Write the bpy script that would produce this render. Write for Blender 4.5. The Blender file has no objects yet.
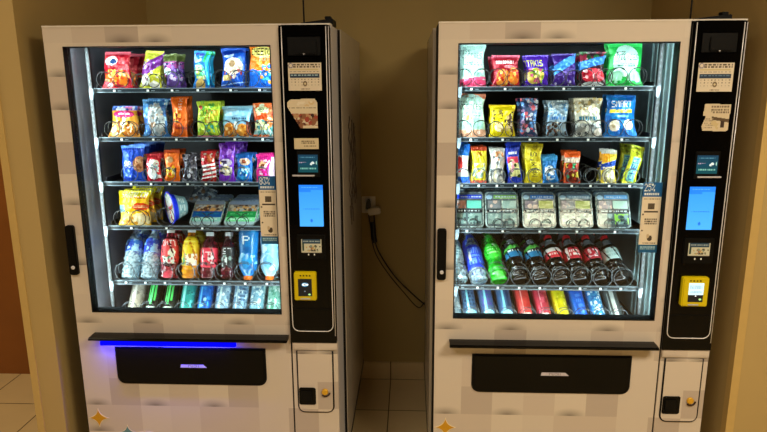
import bpy, bmesh, math, random
import numpy as np
from mathutils import Vector, Matrix, noise
R = math.radians
S = bpy.context.scene
COL = S.collection

# ------------------------------------------------------------------ helpers
def lin(h):
    if isinstance(h, str):
        h = h.lstrip('#'); c = [int(h[i:i+2], 16)/255 for i in (0, 2, 4)]
    else: c = list(h)
    return tuple((x/12.92 if x <= .04045 else ((x+.055)/1.055)**2.4) for x in c)

def tag(o, label=None, cat=None, group=None, kind=None):
    if label: o['label'] = label
    if cat: o['category'] = cat
    if group: o['group'] = group
    if kind: o['kind'] = kind
    return o

def empty(name, loc=(0, 0, 0), label=None, cat=None, group=None):
    o = bpy.data.objects.new(name, None); COL.objects.link(o)
    o.location = loc; o.empty_display_size = .1
    return tag(o, label, cat, group)

class MB:
    """collects geometry for one mesh object"""
    def __init__(s): s.v = []; s.f = []
    def add(s, vs, fs):
        n = len(s.v); s.v += [tuple(v) for v in vs]; s.f += [tuple(i+n for i in f) for f in fs]; return s
    def box(s, x0, x1, y0, y1, z0, z1):
        return s.add([(x0,y0,z0),(x1,y0,z0),(x1,y1,z0),(x0,y1,z0),(x0,y0,z1),(x1,y0,z1),(x1,y1,z1),(x0,y1,z1)],
                     [(0,3,2,1),(4,5,6,7),(0,1,5,4),(1,2,6,5),(2,3,7,6),(3,0,4,7)])
    def prism(s, pts, y0, y1):           # outline in x,z extruded along y (y0 = front)
        n = len(pts); a = [(p[0], y0, p[1]) for p in pts]; b = [(p[0], y1, p[1]) for p in pts]
        fs = [tuple(range(n)), tuple(range(2*n-1, n-1, -1))] + [(i, i+n, (i+1) % n+n, (i+1) % n) for i in range(n)]
        return s.add(a+b, fs)
    def tube(s, pts, r, seg=8, closed=False):
        pts = [Vector(p) for p in pts]; n = len(pts); vs = []; up = None
        for i, p in enumerate(pts):
            a = pts[(i-1) % n] if closed or i > 0 else p
            b = pts[(i+1) % n] if closed or i < n-1 else p
            t = (b-a).normalized()
            if up is None: up = Vector((0, 0, 1)) if abs(t.z) < .9 else Vector((1, 0, 0))
            u = (up - t*up.dot(t)).normalized(); w = t.cross(u); up = u
            for k in range(seg):
                g = 2*math.pi*k/seg; vs.append(p + u*math.cos(g)*r + w*math.sin(g)*r)
        fs = []
        for i in range(n if closed else n-1):
            j = (i+1) % n
            for k in range(seg):
                fs.append((i*seg+k, i*seg+(k+1) % seg, j*seg+(k+1) % seg, j*seg+k))
        if not closed: fs += [tuple(range(seg-1, -1, -1)), tuple((n-1)*seg+k for k in range(seg))]
        return s.add(vs, fs)
    def lathe(s, prof, seg=32, c=(0, 0, 0)):
        vs = []; n = len(prof)
        for r, z in prof:
            for k in range(seg):
                g = 2*math.pi*k/seg; vs.append((c[0]+r*math.cos(g), c[1]+r*math.sin(g), c[2]+z))
        fs = [(i*seg+k, i*seg+(k+1) % seg, (i+1)*seg+(k+1) % seg, (i+1)*seg+k) for i in range(n-1) for k in range(seg)]
        fs += [tuple(range(seg-1, -1, -1)), tuple((n-1)*seg+k for k in range(seg))]
        return s.add(vs, fs)
    def mesh(s, name, mat, smooth=False, bevel=0):
        me = bpy.data.meshes.new(name); me.from_pydata(s.v, [], s.f)
        if bevel:
            bm = bmesh.new(); bm.from_mesh(me)
            es = [e for e in bm.edges if len(e.link_faces) == 2 and e.calc_face_angle(0) > .6]
            bmesh.ops.bevel(bm, geom=es, offset=bevel, segments=2, affect='EDGES', clamp_overlap=True)
            bm.to_mesh(me); bm.free()
        me.update()
        if mat: me.materials.append(mat)
        if smooth:
            me.polygons.foreach_set('use_smooth', [True]*len(me.polygons))
        return me
    def build(s, name, mat, parent=None, loc=(0, 0, 0), smooth=False, bevel=0, **kw):
        return link(s.mesh(name, mat, smooth, bevel), name, parent, loc, **kw)

def link(me, name, parent=None, loc=(0, 0, 0), rot=(0, 0, 0), **kw):
    o = bpy.data.objects.new(name, me); COL.objects.link(o); o.location = loc; o.rotation_euler = rot
    if parent: o.parent = parent
    return tag(o, **kw)

def rrect(x0, x1, z0, z1, r, rt=None, n=6):
    """rounded outline, r bottom radius, rt top radius; starts bottom-left, counter-clockwise seen from the front"""
    rt = r if rt is None else rt; P = []
    for cx, cz, rr, a0 in ((x0+r, z0+r, r, 180), (x1-r, z0+r, r, 270), (x1-rt, z1-rt, rt, 0), (x0+rt, z1-rt, rt, 90)):
        if rr <= 1e-6: P.append((cx, cz)); continue
        for k in range(n+1):
            g = R(a0+90*k/n); P.append((cx+rr*math.cos(g), cz+rr*math.sin(g)))
    return P

# ------------------------------------------------------------------ materials
def newmat(name):
    m = bpy.data.materials.new(name); m.use_nodes = True
    nt = m.node_tree; b = nt.nodes['Principled BSDF']
    return m, nt, b
def pmat(name, col, rough=.5, metal=0, spec=.5, noise_amt=.06, nscale=30, bump=0, emit=None, es=0, coat=0):
    m, nt, b = newmat(name); N = nt.nodes; L = nt.links
    c = lin(col)
    tc = N.new('ShaderNodeTexCoord'); nz = N.new('ShaderNodeTexNoise'); nz.inputs['Scale'].default_value = nscale
    nz.inputs['Detail'].default_value = 3
    L.new(tc.outputs['Object'], nz.inputs['Vector'])
    mx = N.new('ShaderNodeMix'); mx.data_type = 'RGBA'
    mx.inputs[6].default_value = tuple(max(0, x*(1-noise_amt)) for x in c)+(1,)
    mx.inputs[7].default_value = tuple(min(1, x*(1+noise_amt)) for x in c)+(1,)
    L.new(nz.outputs['Fac'], mx.inputs[0]); L.new(mx.outputs[2], b.inputs['Base Color'])
    b.inputs['Roughness'].default_value = rough; b.inputs['Metallic'].default_value = metal
    b.inputs['Specular IOR Level'].default_value = spec
    b.inputs['Coat Weight'].default_value = coat
    if bump:
        bp = N.new('ShaderNodeBump'); bp.inputs['Strength'].default_value = bump; bp.inputs['Distance'].default_value = .002
        L.new(nz.outputs['Fac'], bp.inputs['Height']); L.new(bp.outputs[0], b.inputs['Normal'])
    if emit:
        b.inputs['Emission Color'].default_value = lin(emit)+(1,); b.inputs['Emission Strength'].default_value = es
    return m
def printmat(name, rough=.35, metal=0, coat=0, bump=.25, nscale=70, spec=.5, emis=0):
    m, nt, b = newmat(name); N = nt.nodes; L = nt.links
    a = N.new('ShaderNodeAttribute'); a.attribute_name = 'Print'
    L.new(a.outputs['Color'], b.inputs['Base Color'])
    b.inputs['Roughness'].default_value = rough; b.inputs['Metallic'].default_value = metal; b.inputs['Coat Weight'].default_value = coat
    b.inputs['Specular IOR Level'].default_value = spec
    tc = N.new('ShaderNodeTexCoord'); nz = N.new('ShaderNodeTexNoise'); nz.inputs['Scale'].default_value = nscale
    L.new(tc.outputs['Object'], nz.inputs['Vector'])
    bp = N.new('ShaderNodeBump'); bp.inputs['Strength'].default_value = bump; bp.inputs['Distance'].default_value = .004
    L.new(nz.outputs['Fac'], bp.inputs['Height'])
    if bump: L.new(bp.outputs[0], b.inputs['Normal'])
    if emis:
        L.new(a.outputs['Color'], b.inputs['Emission Color']); b.inputs['Emission Strength'].default_value = emis
    return m

M = {}
M['foil'] = printmat('printed_foil', .24, .25, bump=.9, nscale=48)
M['carton'] = printmat('printed_carton', .55, bump=0)
M['plastic'] = printmat('printed_plastic', .12, 0, coat=.5, bump=.5, nscale=70)
M['tin'] = printmat('printed_tin', .28, .45, bump=.05)
M['sticker'] = printmat('printed_sticker', .5, bump=0)
M['lcd'] = printmat('lit_display', .3, bump=0, emis=1.0)
M['lcd2'] = printmat('lit_screen', .3, bump=0, emis=.55)
M['black_gloss'] = pmat('black_gloss_plastic', '#040404', .14, spec=.16)
M['black_matte'] = pmat('black_matte_plastic', '#080808', .5, spec=.15)
M['gasket'] = pmat('black_rubber', '#060606', .6, spec=.2)
M['chrome'] = pmat('bright_chrome', '#f4f4fa', .4, .35)
M['silver'] = pmat('brushed_silver', '#dcdce6', .35, .3, noise_amt=.1, nscale=8)
M['steel'] = pmat('galvanised_steel', '#141719', .35, .3, noise_amt=.5, nscale=50)
M['bead'] = pmat('post_slot_steel', '#42494d', .35, .3)
M['rail'] = pmat('shelf_rail_steel', '#7f8e98', .3, .35, noise_amt=.75, nscale=60)
M['strip'] = pmat('price_strip_film', '#2c343a', .2, .1, noise_amt=.8, nscale=110, coat=.3)
M['liner'] = pmat('dark_liner_metal', '#17161a', .4, .2, noise_amt=.2, nscale=6)
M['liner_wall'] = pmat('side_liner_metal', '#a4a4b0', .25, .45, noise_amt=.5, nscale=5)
M['liner_lit'] = pmat('lit_side_liner', '#bcd4d8', .3, .4, noise_amt=.35, nscale=12)  # lit copy of the side liner, strip light brightness put into its colour
M['wire'] = pmat('dark_coil_wire', '#0a0b0d', .35, .1)
M['wire_bright'] = pmat('silver_coil_wire', '#4c5256', .3, .5)
M['brass'] = pmat('brass', '#e8b838', .35, .5)
M['dark_key'] = pmat('dark_brass', '#3a2208', .35, .4)
M['white_plastic'] = pmat('white_plastic', '#d8d0c0', .4)
M['tagwhite'] = pmat('white_tag', '#f2f6f6', .4)
M['yellow'] = pmat('yellow_plastic', '#dcc800', .35, noise_amt=.04)
M['cable'] = pmat('black_cable', '#0b0908', .45)
M['cap_white'] = pmat('white_cap', '#e8eef2', .35); M['cap_red'] = pmat('red_cap', '#d8182a', .35)
M['cap_orange'] = pmat('orange_cap', '#ff7a18', .35); M['cap_blue'] = pmat('blue_cap', '#1450d8', .35)
M['cap_green'] = pmat('green_cap', '#1d9a30', .35); M['cap_black'] = pmat('black_cap', '#101010', .35)
M['lid'] = pmat('aluminium_lid', '#b9c0c4', .25, .9)
M['grey_clip'] = pmat('grey_clip_plastic', '#c9cdd0', .4)

def glass_mat():
    m, nt, b = newmat('window_glass'); N = nt.nodes; L = nt.links
    N.remove(b); out = N['Material Output']
    tr = N.new('ShaderNodeBsdfTransparent'); tr.inputs[0].default_value = (.95, .98, .97, 1)
    gl = N.new('ShaderNodeBsdfGlossy'); gl.inputs['Roughness'].default_value = .02
    fr = N.new('ShaderNodeFresnel'); ge = N.new('ShaderNodeNewGeometry'); ma = N.new('ShaderNodeMath'); ma.operation = 'MULTIPLY_ADD'
    L.new(ge.outputs['Backfacing'], ma.inputs[0]); ma.inputs[1].default_value = 1/1.4-1.4; ma.inputs[2].default_value = 1.4; L.new(ma.outputs[0], fr.inputs[0])
    mx = N.new('ShaderNodeMixShader'); L.new(fr.outputs[0], mx.inputs[0]); L.new(tr.outputs[0], mx.inputs[1]); L.new(gl.outputs[0], mx.inputs[2])
    L.new(mx.outputs[0], out.inputs[0]); return m
M['glass'] = glass_mat()
def clear_mat(name, col, op=.45):
    m, nt, b = newmat(name); N = nt.nodes; L = nt.links; out = N['Material Output']
    b.inputs['Base Color'].default_value = lin(col)+(1,); b.inputs['Roughness'].default_value = .12; b.inputs['Coat Weight'].default_value = .5
    nz = N.new('ShaderNodeTexNoise'); nz.inputs['Scale'].default_value = 95; nz.inputs['Detail'].default_value = 2
    tc = N.new('ShaderNodeTexCoord'); L.new(tc.outputs['Object'], nz.inputs['Vector'])
    bp = N.new('ShaderNodeBump'); bp.inputs['Strength'].default_value = .7; bp.inputs['Distance'].default_value = .006
    L.new(nz.outputs['Fac'], bp.inputs['Height']); L.new(bp.outputs[0], b.inputs['Normal'])
    tr = N.new('ShaderNodeBsdfTransparent'); tr.inputs[0].default_value = lin(col)+(1,)
    rp = N.new('ShaderNodeMapRange'); rp.inputs[1].default_value = .35; rp.inputs[2].default_value = .65
    rp.inputs[3].default_value = max(0, op-.35); rp.inputs[4].default_value = min(1, op+.35)
    L.new(nz.outputs['Fac'], rp.inputs[0])
    mx = N.new('ShaderNodeMixShader'); L.new(rp.outputs[0], mx.inputs[0]); L.new(tr.outputs[0], mx.inputs[1]); L.new(b.outputs[0], mx.inputs[2])
    L.new(mx.outputs[0], out.inputs[0]); return m
M['clear'] = clear_mat('clear_bottle_plastic', '#cfe8f2', .5)
M['clear_tray'] = clear_mat('clear_tray_plastic', '#c3d6d4', .6)

def wrap_mat():
    """printed vinyl wrap: offset square tiles in a few cream tones with small printed smudges above some joints"""
    m, nt, b = newmat('square_tile_print_wrap'); N = nt.nodes; L = nt.links
    tc = N.new('ShaderNodeTexCoord'); sp = N.new('ShaderNodeSeparateXYZ'); L.new(tc.outputs['Object'], sp.inputs[0])
    def mth(op, a, c=None, clamp=False):
        n = N.new('ShaderNodeMath'); n.operation = op; n.use_clamp = clamp
        for i, q in enumerate((a, c)):
            if q is None: continue
            if isinstance(q, (int, float)): n.inputs[i].default_value = q
            else: L.new(q, n.inputs[i])
        return n.outputs[0]
    u = mth('DIVIDE', mth('ADD', sp.outputs['X'], .014), .1145); v = mth('DIVIDE', mth('SUBTRACT', sp.outputs['Z'], .4285), .1122)
    cu = mth('FLOOR', u); cv = mth('FLOOR', v); fu = mth('SUBTRACT', u, cu); fv = mth('SUBTRACT', v, cv)
    def wn(off):
        cb = N.new('ShaderNodeCombineXYZ'); L.new(mth('ADD', cu, .5), cb.inputs[0]); L.new(mth('ADD', cv, .5), cb.inputs[1]); cb.inputs[2].default_value = off
        w = N.new('ShaderNodeTexWhiteNoise'); w.noise_dimensions = '3D'; L.new(cb.outputs[0], w.inputs[0]); return w.outputs['Value']
    rp = N.new('ShaderNodeValToRGB'); rp.color_ramp.interpolation = 'CONSTANT'
    cols = [(0, '#d6cbbe'), (.45, '#cfc2b5'), (.68, '#c0b3a8'), (.84, '#dacfc1')]
    el = rp.color_ramp.elements; el[0].position = 0; el[0].color = lin(cols[0][1])+(1,); el[1].position = cols[1][0]; el[1].color = lin(cols[1][1])+(1,)
    for p, c in cols[2:]:
        e = el.new(p); e.color = lin(c)+(1,)
    L.new(wn(1.3), rp.inputs[0])
    # smudge: soft half ellipse standing on the lower joint
    du = mth('DIVIDE', mth('SUBTRACT', fu, .5), .62); dv = mth('DIVIDE', fv, .30)
    d = mth('SQRT', mth('ADD', mth('MULTIPLY', du, du), mth('MULTIPLY', dv, dv)))
    k = mth('POWER', mth('SUBTRACT', 1, d, True), 1.3)
    on = mth('GREATER_THAN', wn(7.7), .72)
    k = mth('MULTIPLY', mth('MULTIPLY', k, on), .75)
    mx = N.new('ShaderNodeMix'); mx.data_type = 'RGBA'; L.new(k, mx.inputs[0]); L.new(rp.outputs[0], mx.inputs[6]); mx.inputs[7].default_value = lin('#4f463e')+(1,)
    L.new(mx.outputs[2], b.inputs['Base Color']); b.inputs['Roughness'].default_value = .42
    return m
M['wrap'] = wrap_mat()
M['side_panel'] = pmat('grey_side_wrap', '#b5ab9c', .22, .1, noise_amt=.12, nscale=5)
M['edge_light'] = pmat('pale_edge_trim', '#e8e2d8', .3)
M['ink'] = pmat('grey_brown_ink', '#463a2c', .5)
M['gold_star'] = pmat('gold_print', '#d29a12', .45); M['teal_star'] = pmat('teal_print', '#5c8f97', .45)
M['star_edge'] = pmat('cream_print', '#efe2bd', .45)
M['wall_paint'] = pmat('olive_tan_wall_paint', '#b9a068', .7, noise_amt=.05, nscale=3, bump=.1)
M['wall_dim'] = pmat('shaded_alcove_wall_paint', '#a8925a', .7, noise_amt=.05, nscale=3, bump=.1)  # wall paint darkened: the alcove's shade is put into the colour
M['wood'] = pmat('brown_wood_panel', '#8a5320', .45, noise_amt=.2, nscale=4)
M['far_wall'] = pmat('darkened_far_wall_paint', '#2c2620', .8)  # colour darkened so the glossy blacks reflect a dark room
M['ceiling'] = pmat('ceiling_paint', '#c8bfae', .8)
M['trim'] = pmat('corner_guard', '#c8aa68', .45)
M['led_housing'] = pmat('led_lens', '#ffffff', .4, emit='#dff6ff', es=2)

def tile_mat(name, sx, sy, ox, oy, axis='XY', col='#d6bf90', grout='#3a2c14'):
    m, nt, b = newmat(name); N = nt.nodes; L = nt.links
    tc = N.new('ShaderNodeTexCoord'); sp = N.new('ShaderNodeSeparateXYZ'); L.new(tc.outputs['Object'], sp.inputs[0])
    def mth(op, a, c=None):
        n = N.new('ShaderNodeMath'); n.operation = op
        for i, q in enumerate((a, c)):
            if q is None: continue
            if isinstance(q, (int, float)): n.inputs[i].default_value = q
            else: L.new(q, n.inputs[i])
        return n.outputs[0]
    masks = []; cells = []
    for ax, s, o in ((axis[0], sx, ox), (axis[1], sy, oy)):
        q = mth('DIVIDE', mth('SUBTRACT', sp.outputs[ax], o), s); c = mth('FLOOR', q); f = mth('SUBTRACT', q, c)
        e = mth('MULTIPLY', mth('SUBTRACT', .5, mth('ABSOLUTE', mth('SUBTRACT', f, .5))), s)
        masks.append(mth('LESS_THAN', e, .0026)); cells.append(mth('ADD', c, .5))
    g = mth('MAXIMUM', masks[0], masks[1])
    cb = N.new('ShaderNodeCombineXYZ'); L.new(cells[0], cb.inputs[0]); L.new(cells[1], cb.inputs[1])
    w = N.new('ShaderNodeTexWhiteNoise'); L.new(cb.outputs[0], w.inputs[0])
    nz = N.new('ShaderNodeTexNoise'); nz.inputs['Scale'].default_value = 5; L.new(tc.outputs['Object'], nz.inputs['Vector'])
    t = mth('MULTIPLY', mth('ADD', w.outputs['Value'], nz.outputs['Fac']), .5)
    c1 = lin(col); mx = N.new('ShaderNodeMix'); mx.data_type = 'RGBA'; L.new(t, mx.inputs[0])
    mx.inputs[6].default_value = tuple(x*.82 for x in c1)+(1,); mx.inputs[7].default_value = tuple(x*1.15 for x in c1)+(1,)
    m2 = N.new('ShaderNodeMix'); m2.data_type = 'RGBA'; L.new(g, m2.inputs[0]); L.new(mx.outputs[2], m2.inputs[6]); m2.inputs[7].default_value = lin(grout)+(1,)
    L.new(m2.outputs[2], b.inputs['Base Color']); b.inputs['Roughness'].default_value = .33
    return m
M['floor'] = tile_mat('floor_tiles', .356, .335, 1.14, 1.080)
M['base'] = tile_mat('skirting_tiles', .356, 1, 1.14, -.5, 'XZ')

# ------------------------------------------------------------------ print painter
F5 = {'A':'0E11111F111111','B':'1E11111E11111E','C':'0E11101010110E','D':'1E11111111111E','E':'1F10101E10101F','F':'1F10101E101010',
'G':'0E11101711110F','H':'1111111F111111','I':'0E04040404040E','J':'0702020202120C','K':'11121418141211','L':'1010101010101F','M':'111B1515111111',
'N':'11191915131311','O':'0E11111111110E','P':'1E11111E101010','Q':'0E11111115120D','R':'1E11111E141211','S':'0F10100E01011E','T':'1F040404040404',
'U':'1111111111110E','V':'1111111111 0A04'.replace(' ',''),'W':'11111115151B11','X':'11110A040A1111','Y':'11110A04040404','Z':'1F01020408101F',
'0':'0E11131519110E','1':'040C040404040E','2':'0E11010204081F','3':'1F02040201110E','4':'02060A121F0202','5':'1F101E0101110E','6':'0608101E11110E',
'7':'1F010204080808','8':'0E11110E11110E','9':'0E11110F01020C','%':'18190204081303','&':'0C12140815120D',"'":'0C040800000000',' ':'00000000000000','+':'0004041F040400'}
def text_mask(s, w, h):
    n = len(s)*6-1; g = np.zeros((7, n), bool)
    for i, ch in enumerate(s):
        hx = F5[ch]
        for r in range(7):
            b = int(hx[2*r:2*r+2], 16)
            for k in range(5):
                if b >> (4-k) & 1: g[r, i*6+k] = True
    yi = np.minimum((np.arange(h)+.5)*7/h, 6).astype(int); xi = np.minimum((np.arange(w)+.5)*n/w, n-1).astype(int)
    return g[yi][:, xi]
def canvas(W, H, base, ops, seed=0):
    rs = np.random.RandomState(seed+11)
    C = np.zeros((H, W, 3)); C[:] = lin(base)
    yy, xx = np.mgrid[0:H, 0:W]; X = (xx+.5)/W; Y = (yy+.5)/H
    for op in ops:
        k = op[0]
        if k == 'r':   _, a, b, c, d, col = op; m = (X >= a) & (X <= c) & (Y >= b) & (Y <= d); C[m] = lin(col)
        elif k == 'e': _, a, b, c, d, col = op; m = ((X-a)/c)**2+((Y-b)/d)**2 < 1; C[m] = lin(col)
        elif k == 'g':
            _, c1, c2 = op; C[:] = np.array(lin(c1))*(1-Y[..., None])+np.array(lin(c2))*Y[..., None]
        elif k == 'd':  # slanted band: y centre at left, at right, half-width
            _, ya, yb, hw, col = op; m = np.abs(Y-(ya+(yb-ya)*X)) < hw; C[m] = lin(col)
        elif k in ('t', 'v'):
            _, s, a, b, c, d, col = op
            x0, x1, y0, y1 = int(a*W), int(c*W), int(b*H), int(d*H)
            if k == 't': mk = text_mask(s, max(1, x1-x0), max(1, y1-y0))
            else: mk = np.rot90(text_mask(s, max(1, y1-y0), max(1, x1-x0)))
            sub = C[y0:y0+mk.shape[0], x0:x0+mk.shape[1]]; sub[mk[:sub.shape[0], :sub.shape[1]]] = lin(col)
        elif k == 'n':  # coloured blotches
            _, a, b, c, d, cols, cnt, sz = op
            for _i in range(cnt):
                cx, cy = a+(c-a)*rs.rand(), b+(d-b)*rs.rand(); rx = sz*(.5+rs.rand()); ry = rx*W/H*(.6+.8*rs.rand())
                m = (((X-cx)/rx)**2+((Y-cy)/ry)**2 < 1) & (X >= a) & (X <= c) & (Y >= b) & (Y <= d); C[m] = lin(cols[rs.randint(len(cols))])
        elif k == 'm':  # rows of small unreadable print
            _, a, b, c, d, rows, col = op
            for r_ in range(rows):
                y = b+(d-b)*(r_+.5)/rows; x = a
                hh = (d-b)/rows*.32
                while x < c:
                    w_ = (c-a)*(.04+.1*rs.rand()); m = (X >= x) & (X <= min(c, x+w_)) & (np.abs(Y-y) < hh); C[m] = lin(col); x += w_+(c-a)*.04
    return C
def paint(me, cols):
    """cols: one rgb per face"""
    n = len(me.polygons); assert len(cols) == n, (len(cols), n)
    at = me.attributes.new('Print', 'FLOAT_COLOR', 'CORNER')
    tot = np.zeros(n, dtype=np.int32); me.polygons.foreach_get('loop_total', tot)
    c = np.repeat(np.asarray(cols, float), tot, axis=0); c = np.hstack([c, np.ones((len(c), 1))]).astype(np.float32)
    at.data.foreach_set('color', c.ravel())

def flat_print(name, x0, x1, z0, z1, y, C, mat, parent, th=.0012, outline=None, **kw):
    """thin printed sheet standing in the x-z plane, front at y; optional outline mask in 0..1 coords"""
    H, W = C.shape[:2]; vs = []; fs = []; cols = []
    for j in range(H+1):
        for i in range(W+1): vs.append((x0+(x1-x0)*i/W, y, z1-(z1-z0)*j/H))
    def inside(px, py):
        r = False; n = len(outline)
        for i in range(n):
            ax, ay = outline[i]; bx, by = outline[(i+1) % n]
            if (ay > py) != (by > py) and px < (bx-ax)*(py-ay)/(by-ay)+ax: r = not r
        return r
    for j in range(H):
        for i in range(W):
            if outline and not inside((i+.5)/W, (j+.5)/H): continue
            a = j*(W+1)+i; fs.append((a+W+1, a+W+2, a+1, a)); cols.append(C[j, i])
    used = sorted({q for f in fs for q in f}); mp = {q: k for k, q in enumerate(used)}
    vs2 = [vs[q] for q in used]; fs = [tuple(mp[q] for q in f) for f in fs]
    n = len(vs2); nf = len(fs)
    # back side and rim give the sheet its thickness
    from collections import Counter
    ed = {}
    for k, f in enumerate(fs):
        for a, b in zip(f, f[1:]+f[:1]): ed[(a, b)] = k
    extra = []; ec = []
    for (a, b), k in ed.items():
        if (b, a) not in ed: extra.append((b, a, a+n, b+n)); ec.append(cols[k])
    vs2 += [(v[0], v[1]+th, v[2]) for v in vs2]
    back = [tuple(q+n for q in f[::-1]) for f in fs]
    me = bpy.data.meshes.new(name); me.from_pydata(vs2, [], fs+back+extra); me.update(); me.materials.append(mat)
    paint(me, cols+cols+ec)
    return link(me, name, parent, **kw)

# ------------------------------------------------------------------ room (setting)
HX = 1.3373; HY = -.0199       # second machine offset
def struct(name, mb, mat): 
    o = mb.build(name, mat, kind='structure'); return o
struct('floor', MB().box(-2.6, 4.6, -5, 1.3, -.05, 0), M['floor'])
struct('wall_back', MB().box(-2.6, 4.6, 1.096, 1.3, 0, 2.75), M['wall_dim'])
struct('wall_partition', MB().box(-.199, -.091, 0, 1.096, 0, 2.75), M['wall_paint'])
struct('wall_right', MB().box(2.42, 4.6, 0, 1.096, 0, 2.75), M['wall_paint'])
struct('wall_left', MB().box(-2.7, -2.6, -5, 1.3, 0, 2.75), M['wall_paint'])
struct('wall_side', MB().box(4.6, 4.7, -5, 1.3, 0, 2.75), M['wall_paint'])
struct('wall_front', MB().box(-2.7, 4.7, -5.1, -5, 0, 2.75), M['far_wall'])
struct('ceiling', MB().box(-2.7, 4.7, -5.1, 1.3, 2.75, 2.85), M['ceiling'])
struct('baseboard_back', MB().box(-.091, 2.42, 1.082, 1.096, 0, .1), M['base'])
struct('trim_1', MB().box(-.2035, -.176, -.004, .03, 0, 2.75), M['trim'])
struct('trim_2', MB().box(2.4165, 2.445, -.004, .03, 0, 2.75), M['trim'])
d1 = MB().box(-2.0, -.5, 1.075, 1.1, .0, 2.1).build('door_1', M['wood'], kind='structure')

# ------------------------------------------------------------------ machines
SH = [1.616, 1.4375, 1.270, 1.099, .879, .730]      # shelf rail heights, top to bottom
ROWN = ['top shelf', 'second shelf', 'third shelf', 'fourth shelf', 'bottle shelf', 'lowest shelf']
PX0, PX1 = .091, .762                                # shelf span
coil_cache = {}
def coil_mesh(r, turns=6, pitch=.058, right=True, mat='wire'):
    key = (r, turns, right, mat)
    if key not in coil_cache:
        n = turns*22; s = 1 if right else -1
        def dep(k): u = k/22; return .008*min(u, .9)+max(0, u-.9)*pitch
        pts = [(s*r*math.sin(2*math.pi*k/22+math.pi*.8), dep(k)-.006, r+.002-r*math.cos(2*math.pi*k/22+math.pi*.8)) for k in range(n+1)]
        coil_cache[key] = MB().tube(pts, .0015, 6).mesh('coil', M[mat], smooth=True)
    return coil_cache[key]

def arc_star(cx, cz, r, n=4, k=.22, pts=10):
    P = []
    for q in range(4):
        a0 = R(90*q); a1 = R(90*(q+1)); p0 = Vector((math.cos(a0), math.sin(a0)))*r; p1 = Vector((math.cos(a1), math.sin(a1)))*r
        mid = Vector((math.cos((a0+a1)/2), math.sin((a0+a1)/2)))*r*k
        for i in range(pts):
            t = i/pts; b = p0*(1-t)**2+mid*2*t*(1-t)+p1*t*t; P.append((cx+b.x, cz+b.y))
    return P

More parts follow.
